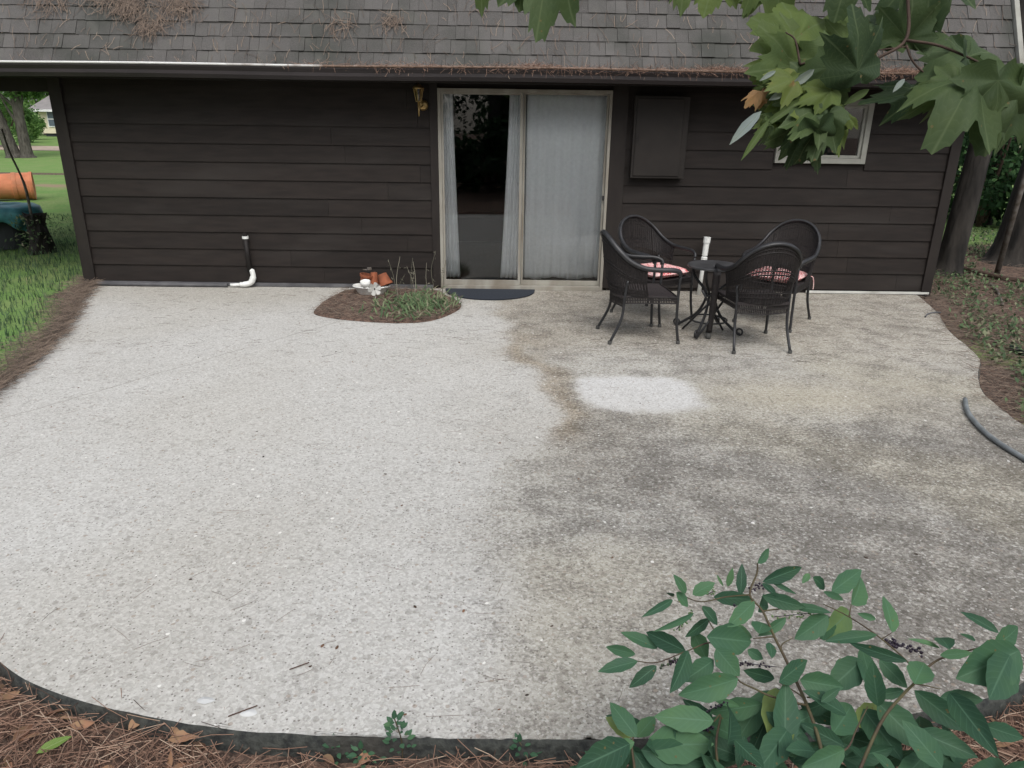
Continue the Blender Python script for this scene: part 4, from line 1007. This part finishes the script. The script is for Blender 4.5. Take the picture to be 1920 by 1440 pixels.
for _ in range(170):
    x = random.uniform(-1.5, 5.7) if random.random() < .4 else random.uniform(3.8, 5.5)
    p = Vector((x, -.63, 2.295)); q = p+Vector((random.uniform(-.03,.03), -.008, -random.uniform(.03, .10)))
    t.cur = (random.random()*.8, 0, 0); t.tube([p, q], .0012, 3)
for _ in range(60):
    x = random.uniform(-4.5, 5.7); p = Vector((x, -.60, 2.28)); t.cur = (.9, 0, 0); t.tube([p, p+Vector((random.uniform(-.04,.04), -.02, random.uniform(.04, .10)))], .0012, 3)
tag(t.build('gutter_straw', M_needle), 'orange brown pine straw filling the gutter along the eave', 'pine straw', kind='stuff')

# ---------------------------------------------------------------- near shrub
def cpx(x, y): return 1080+.4375*x, 1010+.4375*y
def sh_at(x, y, dd=0.0):
    px, py = cpx(x, y); return at(px, py, 2.02-.00042*y+dd)
SH = [(778,105,840,42,.35),(705,240,715,112,.36),(650,205,672,128,.34),(632,205,600,150,.2),(800,185,970,122,.28),(835,180,940,240,.2),(470,235,425,155,.45),(500,240,592,185,.55),(415,262,310,325,.2),(420,235,380,250,.4),(430,230,482,292,.6),(505,320,375,405,.14),(570,345,475,420,.25),(540,290,610,370,.5),(590,250,765,262,.38),(765,270,655,378,.4),(800,190,860,250,.45),(780,315,830,232,.4),(800,245,985,300,.38),(925,290,1095,308,.3),(1000,150,972,188,.5),(1015,165,1085,218,.5),(1095,228,1220,135,.38),(1180,282,1248,162,.55),(1145,265,1060,225,.3),(1355,402,1338,240,.55),(1285,345,1205,320,.35),(1812,405,1658,303,.3),(1170,310,1075,425,.5),(1080,330,940,432,.55),(1070,325,1060,442,.5),(900,340,792,422,.35),(800,360,785,395,.8),(755,425,590,390,.55),(1290,412,1065,440,.26),(470,482,300,400,.4),(350,470,195,395,.36),(255,495,125,465,.36),(265,525,95,565,.35),(345,545,232,635,.4),(480,480,425,655,.4),(500,400,565,520,.6),(560,420,765,445,.6),(600,470,700,590,.7),(695,600,450,680,.45),(590,520,470,610,.5),(850,600,715,562,.35),(870,615,985,520,.42),(735,475,805,520,.6),(830,445,845,500,.5),(960,605,1150,645,.6),(1225,520,1095,640,.6),(1225,470,1285,690,.3),(1420,525,1175,458,.24),(1300,518,1420,640,.5),(1450,622,1508,505,.48),(1405,650,1285,680,.35),(1560,470,1440,415,.2),(1600,475,1555,395,.5),(1710,440,1645,400,.4),(1560,500,1700,490,.35),(1790,460,1925,385,.55),(1900,480,1640,600,.6),(1860,500,1760,690,.65),(590,782,345,760,.45),(587,790,470,695,.42),(855,640,880,950,.42),(862,640,930,812,.4),(830,650,680,870,.4),(1090,690,960,765,.45),(1150,890,960,790,.4),(1150,900,970,890,.35),(1150,905,980,985,.5),(1172,890,1245,945,.45),(1230,730,1400,950,.5),(1290,700,1500,905,.55),(1450,650,1680,830,.42),(1600,660,1790,905,.36),(1560,680,1755,690,.35),(1750,800,1925,865,.55),(240,850,140,760,.6),(262,850,342,755,.5),(230,880,5,985,.45),(250,872,150,900,.5),(300,885,590,880,.55),(280,905,560,965,.5),(240,900,250,990,.5),(650,880,700,700,.45),(680,862,805,985,.55),(1100,835,1200,700,.5),(1195,800,1350,720,.5),(1050,700,1130,640,.4),(700,720,590,690,.3)]
shr = thing('berry_shrub', 'leafy green shrub with dark berry clusters in the near right corner', 'shrub', (1.75, -6.85, -.1))
t = MB(); random.seed(21)
view = -fw
for (x0, y0, x1, y1, wr) in SH:
    dj = random.uniform(-.10, .10); a = sh_at(x0, y0, dj); b = sh_at(x1, y1, dj+random.uniform(-.05, .05))
    d = b-a; L = d.length; nrm = (view+rv()*.55+Vector((0,0,.5))).normalized()
    leaf(t, a, d, nrm, L*1.0, L*wr*.92, min(1, max(0, random.gauss(.45, .3))), random.uniform(-.05, .28), random.uniform(.05, .5), 14)
for _ in range(120):   # lower, farther leaves that close the bush
    x = random.uniform(60, 1900); y = random.uniform(800, 1130)-(100 if 700 < x < 1500 else 0)
    a = sh_at(x, y, random.uniform(-.02, .18)); d = rt*random.uniform(-1, 1)+up*random.uniform(-.8, .5)+view*random.uniform(-.3, .5); L = random.uniform(.07, .15)
    if x > 1500 and y < 960: continue
    leaf(t, a, d, (view+rv()*.7+Vector((0,0,.6))).normalized(), L, L*random.uniform(.32, .46), min(1, max(0, random.gauss(.3, .2))), random.uniform(0, .2), random.uniform(.1, .4), 12)
t.build('foliage', M_leaf, shr, smooth=True)
ST = [([(1080,1150),(1050,900),(990,715),(905,530),(850,420),(800,310),(745,240),(775,150),(778,105)], .0065), ([(1150,1150),(1300,800),(1400,670),(1450,620),(1520,540),(1600,500),(1700,475),(1790,460),(1880,450)], .0055), ([(1450,620),(1440,550),(1310,430),(1170,335),(1060,280)], .004), ([(990,715),(850,680),(770,645),(690,600),(650,500),(540,300)], .004), ([(690,600),(600,450),(480,480),(350,530),(260,525)], .0035), ([(640,1150),(600,900),(620,760),(590,785)], .005), ([(260,1150),(250,980),(240,900),(245,850)], .005), ([(1060,940),(1160,900),(1200,820),(1250,720)], .004), ([(905,530),(880,460),(930,425)], .003), ([(850,420),(760,428)], .003), ([(990,715),(960,670),(870,615)], .0035), ([(990,680),(1060,680)], .003), ([(1450,620),(1500,630),(1560,645)], .003), ([(800,310),(880,300),(1000,290)],.003),([(745,240),(640,250),(530,270),(430,230)],.003),([(1170,335),(1180,282)],.0025),([(1310,430),(1355,402)],.0025)]
t = MB()
for P, r in ST:
    Q = catmull([sh_at(x, y, -.01) for x, y in P], 5); t.tube(Q, [r*.72*(1-.55*i/len(Q)) for i in range(len(Q))], 6)
base = [sh_at(1080, 1150, -.01), sh_at(1150, 1150, -.01), sh_at(640, 1150), sh_at(260, 1150)]
for q, r in zip(base, (.0075, .007, .006, .006)): t.tube(catmull([Vector((1.75+(q.x-1.75)*.35, -6.87, -.14)), q*.5+Vector((1.75+(q.x-1.75)*.45, -6.86, -.1))*.5, q], 5), r, 6)
t.build('stem', M_gstem, shr, smooth=True)
t = MB()
def berry(p, r, rn):
    t.cur = (rn, 0, 0); t.lathe([(0, -r), (r*.7, -r*.7), (r, 0), (r*.7, r*.7), (0, r)], p, 8)
for (x0, y0, x1, y1, n, r, rn) in ((1320,440,1490,490,26,.0042,.3),(1330,430,1420,470,12,.004,.3),(370,548,450,520,20,.0034,.75),(525,800,590,820,14,.0045,.1),(560,740,640,700,12,.003,.2),(430,390,500,310,24,.003,.95),(750,220,800,200,14,.003,.6),(850,335,1010,318,22,.0026,1.),(685,300,700,290,4,.0045,.1),(590,225,560,240,12,.0025,1.),(700,530,860,550,18,.0028,.5)):
    ax = [sh_at(x0, y0), sh_at(x1, y1)]; t.cur = (.5, 0, 0); t.tube(ax, .0012, 4)
    for _ in range(n): berry(ax[0].lerp(ax[1], random.random())+rv()*random.uniform(.004, .011), r*random.uniform(.8, 1.15), rn+random.uniform(-.1, .1))
t.build('berries', M_berry, shr, smooth=True)

# small seedlings by the edge
def seedling(px, py, H, label, n=16, spread=.05):
    p = gat(px, py); b = Vector((p.x, p.y, gz(p.x, p.y))); root = thing('seedling', label, 'plant', b, 'small seedlings by the front slab edge')
    tp = b+Vector((-.02, .01, H)); t = MB(); t.tube(catmull([b, b.lerp(tp, .5)+Vector((.01, 0, 0)), tp], 5), .0022, 5); t.build('stem', M_gstem, root, smooth=True)
    t = MB()
    for k in range(n):
        u = .25+.75*k/n; q = b.lerp(tp, u); a = k*2.4; d = Vector((math.cos(a), math.sin(a), random.uniform(.2, .9))); L = random.uniform(.018, .034)
        tw = q+d*spread*(1.1-u)*.6; leaf(t, tw, d, Vector((0, -.5, 1)), L, L*.5, random.uniform(.3, .8), .1, .2, 4)
    leaf(t, tp, Vector((0, 0, 1)), Vector((0, -1, .2)), .035, .016, .4, .1, .2, 4)
    t.build('foliage', M_leaf, root, smooth=True)
seedling(755, 1437, .17, 'small bushy seedling rising above the front slab edge near its middle', 30, .07)
seedling(640, 1435, .07, 'low seedling in the straw, left of the taller bushy seedling', 20, .08)
seedling(690, 1445, .06, 'low seedling at the bottom frame edge below the bushy seedling', 20, .08)
seedling(985, 1430, .07, 'low seedling in the straw between the bushy seedling and the shrub', 18, .07)

# ---------------------------------------------------------------- overhanging tree, top right
def tr(x, y): return 1340+.302*x, .302*y
def tr_at(x, y, d=1.55): px, py = tr(x, y); return at(px, py, d)
def palm(mb, base, tip, nrm, rnd, wide=1.0, cup=.2, seed=0):
    d = tip-base; L = d.length; d.normalize(); s = d.cross(nrm).normalized(); nn = s.cross(d); rg = random.Random(seed)
    out = []
    # (angle from tip direction, radius): five lobes with coarse teeth, wide angle at the petiole
    prof = [(0, 1.0), (6, .90), (9, .93), (14, .76), (18, .80), (24, .66), (28, .63), (33, .69), (37, .77), (41, .80), (45, .90), (50, .80), (54, .79), (60, .68), (66, .67), (74, .56), (80, .55), (86, .60), (93, .68), (100, .58), (108, .56), (120, .44), (135, .38), (150, .26), (165, .15), (180, .05)]
    for sg in (1, -1):
        seq = prof if sg == 1 else prof[-2:0:-1]
        for a, r in seq: out.append((sg*R(a), r*rg.uniform(.93, 1.07)))
    vs = [base]; cs = [(rnd, 0, 0)]; n = len(out); ph = rg.uniform(0, 6)
    for fr in (.3, .55, .8, 1.0):
        for a, r in out:
            rr = r*L*fr; x = math.sin(a)*rr*wide; y = math.cos(a)*rr
            z = -cup*(rr*rr)/L + .06*L*fr*math.sin(a*5+ph)+.045*L*fr*math.sin(a*2+ph*2)-abs(x)*.12+.10*L*nz(x*9/L*.3, y*9/L*.3, seed*3.1)+.05*L*fr*abs(math.sin(a*3.9))
            vs.append(base+d*y+s*x+nn*z); da = min(abs(abs(math.degrees(a))-q) for q in (0, 45, 94)); cs.append((min(1, max(0, rnd+.10*nz(x*12/L*.3, y*12/L*.3, seed))) if rnd < .95 else rnd, min(1, da/22), fr))
    fs = [(0, 1+k, 1+(k+1) % n) for k in range(n)]+[(1+q*n+k, 1+(q+1)*n+k, 1+(q+1)*n+(k+1) % n, 1+q*n+(k+1) % n) for q in range(3) for k in range(n)]
    mb.add(vs, fs, cs)
ot = thing('overhanging_tree', 'broad lobed leaves of a tree branch hanging into the top right of the view', 'tree', (4.2, -9.6, -.1))
t = MB(); random.seed(5)
#      base x,y  tip x,y  rnd  dist wide
TL = [(500,250,470,-90,.72,1.6,1.0),(530,400,300,130,.62,1.62,.8),(535,405,250,440,.55,1.6,.75),(890,440,930,20,.10,1.45,.85),(860,330,690,90,.6,1.65,.8),(860,180,760,-90,.65,1.7,.7),(1190,240,1260,-90,.33,1.6,1.0),(1190,240,1020,0,.35,1.62,.9),(1220,250,1370,60,.3,1.63,.7),(1580,350,1480,160,.34,1.75,1.2),(1570,360,1440,400,.36,1.75,.7),(1560,360,1680,470,.12,1.55,.8),(850,330,860,530,.12,1.48,.7),
 (1600,480,1420,850,.40,1.5,.85),(1760,500,1700,1000,.36,1.48,.95),(1480,520,1215,730,.45,1.52,.6),(1800,520,1880,860,.3,1.53,.8),(1900,560,2050,900,.3,1.5,1.0),(1310,570,900,610,.02,1.7,.45),(1300,480,1230,600,.2,1.6,.6),
 (700,400,240,560,.50,1.55,.8),(720,420,430,640,.45,1.5,.85),(720,560,520,620,.80,1.48,.8),(700,650,400,500,.40,1.58,.8),(740,690,330,790,.52,1.53,.55),(640,700,500,830,.42,1.5,.6),(640,800,655,1090,.10,1.46,.62),(560,800,450,1040,.14,1.5,.6),(760,740,770,990,.80,1.54,.55),(800,700,905,800,.85,1.5,.5),(520,770,360,880,.36,1.56,.7),(770,500,640,420,.36,1.6,.8),(420,640,220,820,.66,1.57,.5),(640,720,560,960,.42,1.5,.7),(700,720,600,1000,.25,1.48,.7),(520,600,400,760,.5,1.5,.9),(600,560,470,480,.55,1.56,.9),(690,640,790,480,.3,1.6,.8),(740,440,560,380,.45,1.6,.6),(290,570,190,640,.97,1.55,.45),(300,640,250,690,.97,1.55,.4)]
for i, (x0, y0, x1, y1, rn, dd, wd) in enumerate(TL):
    a = tr_at(x0, y0, dd); b = tr_at(x1, y1, dd+random.uniform(-.08, .10)); palm(t, a, b, (view+rv()*.35).normalized(), rn, wd, random.uniform(.1, .35), i)
for (x0, y0, x1, y1, rn, wd) in ((290,690,95,890,1.,.22),(340,740,168,990,.6,.14),(620,430,460,550,1.,.25),(1180,490,1108,570,1.,.3),(430,570,340,620,1.,.4),(380,440,280,500,1.,.25),(960,555,800,650,.6,.25),(620,560,250,820,.55,.10)):
    a, b = tr_at(x0, y0, 1.5), tr_at(x1, y1, 1.5); leaf(t, a, b-a, (view+rv()*.3).normalized(), (b-a).length, (b-a).length*wd, rn, .08, .5, 6)
for i in range(26):      # small leaves that fill the cluster before the window
    x0, y0 = random.uniform(330, 760), random.uniform(440, 800); a_ = random.uniform(1.0, 3.3); L_ = random.uniform(110, 210)
    dd = random.uniform(1.5, 1.62); palm(t, tr_at(x0, y0, dd), tr_at(x0+math.cos(a_)*L_, y0+abs(math.sin(a_))*L_*.8, dd+random.uniform(-.06, .06)), (view+rv()*.6).normalized(), random.choice([.1, .25, .4, .5, .6, .7, .82, .9]), random.uniform(.45, .85), .3, 80+i)
# leaf tips that hang in along the top edge
for i, (x0, y0, x1, y1, rn, dd, wd) in enumerate([(1030,-90,1008,74,.34,1.6,.75),(985,-70,975,24,.4,1.62,.8),(1290,-70,1275,18,.6,1.7,1.1),(1345,-60,1320,30,.68,1.7,1.0),(1420,-50,1400,25,.6,1.7,1.0),(1450,-60,1470,40,.62,1.7,1.),(900,-70,905,14,.5,1.7,.9),(1590,-60,1570,40,.2,1.6,1.0),(1740,-80,1745,70,.2,1.6,.9)]):
    palm(t, at(x0, y0, dd), at(x1, y1, dd), (view+rv()*.35).normalized(), rn, wd, .2, 50+i)
t.build('foliage', M_maple, ot, smooth=True)
t = MB()
BR = [([(1230,-420),(1200,-60),(1190,240),(1000,370),(900,480),(760,560),(740,690)], .0034), ([(1190,250),(1380,280),(1560,350),(1690,410)], .0028), ([(1190,280),(1230,380),(1320,460),(1500,500)], .0022), ([(530,400),(700,350),(850,330),(1190,290)], .002), ([(740,690),(640,740),(520,780)], .0022), ([(1320,460),(1640,470),(1900,560)], .003), ([(530,400),(500,250),(440,200)], .002), ([(900,480),(890,430)], .002), ([(780,690),(800,700)], .002)]
for P, r in BR:
    Q = catmull([tr_at(x, y, 1.56) for x, y in P], 6); t.tube(Q, [r*(1.2-.5*i/len(Q)) for i in range(len(Q))], 6)
top = tr_at(1230, -420, 1.56)
t.tube(catmull([Vector((4.2, -9.6, 3.4)), Vector((3.4, -8.9, 3.6)), Vector((2.4, -7.8, 3.3)), top], 8), [.05-.045*i/24 for i in range(25)], 8)
for q in (at(1030, -90, 1.6), at(1420, -50, 1.7), at(1345, -60, 1.7), at(900, -70, 1.7), at(985, -70, 1.62), at(1590, -60, 1.6), at(1740, -80, 1.6)): t.tube(catmull([Vector((2.4, -7.8, 3.3)), q.lerp(Vector((2.2, -7.6, 3.2)), .4), q], 5), .0035, 5)
t.build('branch', M_twig, ot, smooth=True)
t = MB(); t.tube(catmull([(4.2, -9.6, -.15), (4.22, -9.62, 1.5), (4.15, -9.6, 3.4), (4.3, -9.8, 6)], 6), [.17-.1*i/18 for i in range(19)], 12); t.build('trunk', M_bark2, ot, smooth=True)

# ---------------------------------------------------------------- trees
def crown(mb, c, rad, n, ls, clumps=26, up_=.0):
    cl = []
    for _ in range(clumps):
        v = rv(); k = random.uniform(.35, 1.0); cl.append((Vector((c[0]+v.x*rad[0]*k, c[1]+v.y*rad[1]*k, c[2]+v.z*rad[2]*k)), random.uniform(.16, .34)*min(rad), random.uniform(-.18, .18)))
    for _ in range(n):
        p, r, o = random.choice(cl); q = p+rv()*r*random.random()**.5*1.6*Vector((1,1,1)).x; d = rv()
        quadleaf(mb, q, d+Vector((0,0,-.3)), rv(), ls*random.uniform(.6, 1.3), ls*random.uniform(.4, .8), min(1, max(0, .5+o+random.gauss(0, .18))))
def pine(x, y, r, H, label, group, lean_=(0, 0), mt=M_bark, crown_=True):
    z0 = gz(x, y)-.1; root = thing('pine_tree', label, 'tree', (x, y, z0), group)
    P = [Vector((x+lean_[0]*u, y+lean_[1]*u, z0+H*u)) for u in (0, .02, .1, .4, .7, 1)]
    Q = catmull(P, 5); N = len(Q); t = MB(); t.tube(Q, [r*(1.55-.5*min(1, i/5) if i < 6 else 1.05)*(1-.6*i/N) for i in range(N)], 14)
    vs = t.v; t.v = [(a+.02*nz(a*6, b*6, c*1.3), b+.02*nz(b*7, a*6, c*1.3+5), c) for a, b, c in vs]
    t.build('trunk', mt, root, smooth=True)
    if crown_:
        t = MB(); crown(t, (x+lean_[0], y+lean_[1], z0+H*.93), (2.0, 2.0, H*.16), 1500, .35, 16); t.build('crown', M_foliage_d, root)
    return root
random.seed(33)
G = 'pines standing right of the house'
def base_of(px, py): p = gat(px, py); return p.x, p.y
x, y = base_of(1775, 513); pine(x, y, .17, 14, 'thick dark pine trunk just beyond the right house corner', G, (1.3, 1.0))
x, y = base_of(1895, 492); pine(x, y, .30, 16, 'broadest pine trunk at the right edge of the picture', G, (1.6, .5))
for (px, py, r, lb) in ((1843, 420, .14, 'slim grey pine trunk seen between the two thick pines'), (1832, 400, .10, 'thin far pine trunk left of the slim grey one'), (1800, 415, .12, 'shaded pine trunk showing behind the thick dark one'), (1862, 405, .11, 'far pine trunk right of the slim grey one')):
    x, y = base_of(px, py); pine(x, y, r, 13, lb, G, (random.uniform(-.4, 1.2), .3))
for i in range(11):
    x = 7.5+i*1.9+random.uniform(-.6, .6); y = random.uniform(13, 26)+i*.4; o = pine(x, y, random.uniform(.12, .22), 15, 'dark pine trunk in the depth of the wood right of the house', 'pines deep in the wood', (random.uniform(-.5, .8), 0))
# leaning pole
a = gat(1868, 516); t = MB(); t.tube([Vector((a.x, a.y, gz(a.x, a.y)-.05)), atY(1925, 320, a.y-.1), atY(1945, 255, a.y-.1)], [.035, .03, .028], 10)
tag(t.build('leaning_pole', M_log, smooth=True), 'bare grey pole leaning against the broadest pine trunk', 'pole')
def bush(px_y, w, h, label, group=None, mt=M_foliage, n=1600, ls=.09, name='bush'):
    x, y = px_y; z0 = gz(x, y); root = thing(name, label, 'bush', (x, y, z0), group); t = MB(); crown(t, (x, y, z0+h*.52), (w/2, w/2, h*.5), n, ls, 22); t.build('foliage', mt, root)
    t = MB()
    for k in range(5): t.tube([(x+random.uniform(-.05,.05), y, z0-.05), (x+random.uniform(-w, w)*.3, y+random.uniform(-w, w)*.3, z0+h*.7)], [.02*w, .006*w], 6)
    t.build('stem', M_twig, root)
for (px, py, w, h_, lb) in ((1835, 425, 2.2, 2.6, 'dark green understorey bush between the two thick pines'), (1900, 415, 2.6, 3.0, 'dark understorey bush behind the broadest pine'), (1800, 405, 2.4, 2.4, 'dark understorey bush showing past the house corner'), (1960, 440, 2.0, 1.8, 'dark bush at the right picture edge under the pines')):
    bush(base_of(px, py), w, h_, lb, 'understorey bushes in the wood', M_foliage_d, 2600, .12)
t = MB()
for k in range(46):
    a = random.uniform(-.25, 1.0); d = random.uniform(24, 40); x = 6+d*math.cos(a)*.9; y = d*math.sin(a)+6
    crown(t, (x, y, random.uniform(1.5, 6.5)), (3.0, 3.0, 3.6), 520, .42, 14)
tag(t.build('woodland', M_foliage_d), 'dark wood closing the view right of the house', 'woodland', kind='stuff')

# left background
def bigtree(x, y, trunks, H, cr, cc, label, n=9000, ls=.22, mt=M_foliage, name='broadleaf_tree', group=None):
    z0 = gz(x, y)-.1; root = thing(name, label, 'tree', (x, y, z0), group)
    t = MB()
    for (dx, dy, tx, ty, r) in trunks:
        P = [Vector((x+dx, y+dy, z0)), Vector((x+dx+tx*.08, y+dy, z0+H*.08)), Vector((x+dx+tx*.4, y+dy+ty*.4, z0+H*.35)), Vector((x+dx+tx, y+dy+ty, z0+H*.8))]
        Q = catmull(P, 6); t.tube(Q, [r*(1.35 if i < 2 else 1.0)*(1-.6*i/len(Q)) for i in range(len(Q))], 12)
        for k in range(6):
            q = Q[8+k]; e = q+Vector((random.uniform(-1,1)*cr[0]*.6, random.uniform(-1,1)*cr[1]*.6, H*.18)); t.tube(catmull([q, q.lerp(e, .5)+Vector((0,0,-.2)), e], 4), [r*.3, r*.28, r*.26, r*.22, r*.2, r*.16, r*.12, r*.08, r*.04], 6)
    t.build('trunk', M_bark2, root, smooth=True)
    t = MB()
    for c in cc: crown(t, (x+c[0], y+c[1], z0+c[2]), (cr[0]*c[3], cr[1]*c[3], cr[2]*c[3]), n//len(cc), ls, 30)
    t.build('crown', mt, root)
x, y = base_of(40, 296)
bigtree(x, y, [(-.35, 0, -2.2, 0, .42), (.30, .1, -.2, .2, .36)], 11, (3.2, 3.2, 2.6), [(0, 0, 7.2, 1.3), (-1.6, 0, 4.6, .7), (.3, .3, 4.6, .5), (.1, .6, 5.2, .8), (1.0, .3, 3.9, .25)], 'tall two trunk shade tree on the lawn left of the house', 12000, .20)
hx, hy = base_of(70, 262)
for (px, py, w, h_, lb) in ((46, 268, 2.6, 3.6, 'tall round bush growing between the shade tree and the pale house'), (64, 262, 1.6, 2.2, 'dark green bush against the corner of the pale house'), (8, 275, 4.0, 3.6, 'wide bright bush at the left picture edge behind the shade tree')):
    bush(base_of(px, py), w, h_, lb, None, M_foliage, 2600, .22)
for i in range(9):
    x = -34-6.5*i+22; y = 66+random.uniform(-3, 3); bigtree(x, y, [(0, 0, 0, 0, .4)], 15, (4.5, 4.0, 5.5), [(0, 0, 8.5, 1.0), (0, 0, 4.5, .8)], 'far green tree in the row beyond the pale house', 2200, .7, M_foliage, group='far trees beyond the pale house')

# pale house, left
b0 = gat(86, 256); D = b0.y
fh = thing('neighbour_house', 'pale siding house with grey roof across the lane at far left', 'house', b0)
z0 = b0.z; X0 = b0.x-.3
ez = atY(85, 204, D).z; bz = atY(95, 250, D).z
t = MB(); t.span((X0, D, bz), (X0+14, D+9, ez)); t.build('wall', M_hwall, fh)
t = MB(); t.span((X0+.25, D+.2, z0-.3), (X0+13.8, D+8.8, bz)); t.build('crawlspace', M_hdark, fh)
t = MB(); t.span((X0+1.55, D-.14, bz+.0), (X0+3.6, D-.02, bz+(ez-bz)*.33)); t.build('siding_panel', M_hwhite, fh)
rz_ = ez+3.0; t = MB(); t.add([(X0-.6, D-.7, ez-.08), (X0+14.5, D-.7, ez-.08), (X0+12, D+4.5, rz_), (X0+2.1, D+4.5, rz_), (X0-.6, D+9.7, ez-.08), (X0+14.5, D+9.7, ez-.08)], [(0,1,2,3), (4,3,2,5), (0,3,4), (1,5,2), (0,4,5,1)]); rf = t.build('roof', M_hroof, fh)
t = MB(); t.span((X0-.6, D-.74, ez-.24), (X0+14.5, D-.705, ez-.05)); t.build('fascia', M_hwhite, rf)
wx = atY(90, 225, D).x; wz0, wz1 = atY(90, 238, D).z, atY(90, 208, D).z
t = MB(); t.span((wx, D-.10, wz0), (wx+1.15, D-.01, wz1)); wn = t.build('window', M_hwhite, fh)
t = MB(); mz = (wz0+wz1)/2; t.span((wx+.1, D-.13, wz0+.1), (wx+1.05, D-.105, mz-.05)); t.span((wx+.1, D-.13, mz+.05), (wx+1.05, D-.105, wz1-.06)); t.build('pane', mat('far_pane', (.10, .13, .17), None, 1, .2, spec=.6), wn)

# orange drum
p = gat(22, 376); dx, dy = p.x-.1, p.y; dz = gz(dx, dy); od = thing('orange_drum', 'orange plastic drum lying on its side on the lawn', 'drum', (dx, dy, dz))
rr = .27; A = Matrix.Rotation(R(28), 3, 'Z') @ Matrix.Rotation(R(90), 3, 'Y')
t = MB(); t.lathe([(rr*.9, -.55), (rr*.93, -.30), (rr*1.0, -.29), (rr*1.0, -.22), (rr*.95, -.20), (rr*.97, .16), (rr*1.04, .17), (rr*1.04, .24), (rr*1.0, .26), (rr*1.02, .48), (rr*1.07, .49), (rr*1.07, .54), (rr*.98, .54), (rr*.93, -.4)], (dx, dy, dz+rr*1.05), 28, M=A); t.lathe([(0, -.549), (rr*.9, -.549)], (dx, dy, dz+rr*1.05), 28, M=A); t.build('shell', M_drum, od, smooth=False)
t = MB(); t.lathe([(rr*.98, .535), (rr*.9, .525), (0, .51)], (dx, dy, dz+rr*1.05), 28, M=A); t.build('end_lid', M_drum, od)
# tarp-covered bin
p = gat(18, 466); tx, ty = p.x, p.y; tz = gz(tx, ty); tp = thing('tarp_covered_bin', 'low bin draped with a crumpled teal tarp in the lawn at the left edge', 'tarp', (tx, ty, tz))
t = MB(); t.lathe([(0, .02), (.25, .02), (.33, .52), (0, .55)], (tx, ty, tz), 18); t.build('bin', M_hdark, tp)
t = MB(); n = 56; vs = []; 
for j, (r, z) in enumerate([(.0, .60), (.2, .61), (.36, .60), (.43, .57), (.44, .50), (.42, .42), (.40, .32), (.37, .22)]):
    for k in range(n):
        a = 2*math.pi*k/n; fold = (.045*math.sin(a*9+j*.2)+.03*math.sin(a*5+1))*(max(0, j-2)/4); drop = (.20*math.sin(a*2.0+.6)+.05*math.sin(a*7))*(1 if j == 7 else .4 if j == 6 else 0)
        R_ = r*(1+.15*abs(math.cos(a)))+fold; vs.append((tx+R_*math.cos(a), ty+R_*math.sin(a), tz+z-drop+.02*nz(a*2, j)))
t.add(vs, [(j*n+k, j*n+(k+1) % n, (j+1)*n+(k+1) % n, (j+1)*n+k) for j in range(7) for k in range(n)]); t.build('tarp', M_tarp, tp, smooth=True)
# stump with the rod
p = gat(76, 474); sx, sy = p.x, p.y; sz = gz(sx, sy); st = thing('tree_stump', 'dark ragged stump beside the teal tarp', 'stump', (sx, sy, sz))
t = MB(); n = 16; vs = []
for j, (r, z) in enumerate([(.20, -.05), (.15, .12), (.13, .3), (.10, .42), (.12, .52), (.04, .47)]):
    for k in range(n):
        a = 2*math.pi*k/n; R_ = r*(1+.75*nz(math.cos(a)*2+3, math.sin(a)*2, z*3)); vs.append((sx+R_*math.cos(a)+.06*z, sy+R_*math.sin(a), sz+z+(.09*nz(a*2, j*3.) if j > 2 else 0)))
t.add(vs, [(j*n+k, j*n+(k+1) % n, (j+1)*n+(k+1) % n, (j+1)*n+k) for j in range(5) for k in range(n)]+[tuple(5*n+k for k in range(n))]); t.build('wood', M_bark, st, smooth=False)
t = MB()
for _ in range(320): leaf(t, Vector((sx+random.gauss(0,.13), sy-.05+random.gauss(0,.12), sz+random.uniform(.0,.5))), rv()+Vector((0,0,.4)), rv(), .06, .02, random.random(), .2, .2, 2)
t.build('ivy', M_weed, st)
a = Vector((sx-.02, sy, sz+.50)); b = atY(18, 285, sy); t = MB(); t.tube(catmull([a, a.lerp(b, .5)+Vector((.05,0,.0)), b, b+(b-a)*.35], 4), [.018]*5+[.013]*8, 7); tag(t.build('leaning_rod', M_log, smooth=True), 'thin dark rod slanting up left from the ragged stump', 'pole')

# trees behind the viewer, seen as reflections in the glass
for i, (x, y, c) in enumerate(((-7.5, -19, .8), (-2.9, -21, 1), (.1, -19.5, .81), (1.9, -22.5, .9), (4.8, -20.5, 1), (10, -19, .9), (-13, -17, .9), (15, -15, 1))):
    bigtree(x, y, [(0, 0, .4, 0, .3)], 13, (3.0*c, 2.5*c, 3.0*c), [(0, 0, 8.2, 1), (.5, 0, 4.4, .8), (-.6, 0, 2.2, .7)], 'shade tree across the garden, mirrored in the glass of the sliding door', 1500 if c == .81 else 4200, .22 if c == .81 else .42, M_foliage_d, group='trees mirrored in the sliding door')

for i, (x, y) in enumerate(((-7, -11.2), (-4.2, -11.8), (-1.9, -11.0), (.3, -11.6), (2.5, -11.1), (5.0, -11.8), (7.6, -11.3))):
    bush((x, y), 3.2, 1.7, 'dark garden bush mirrored low in the glass of the sliding door', 'bushes mirrored in the sliding door', M_foliage_d, 1500, .22)
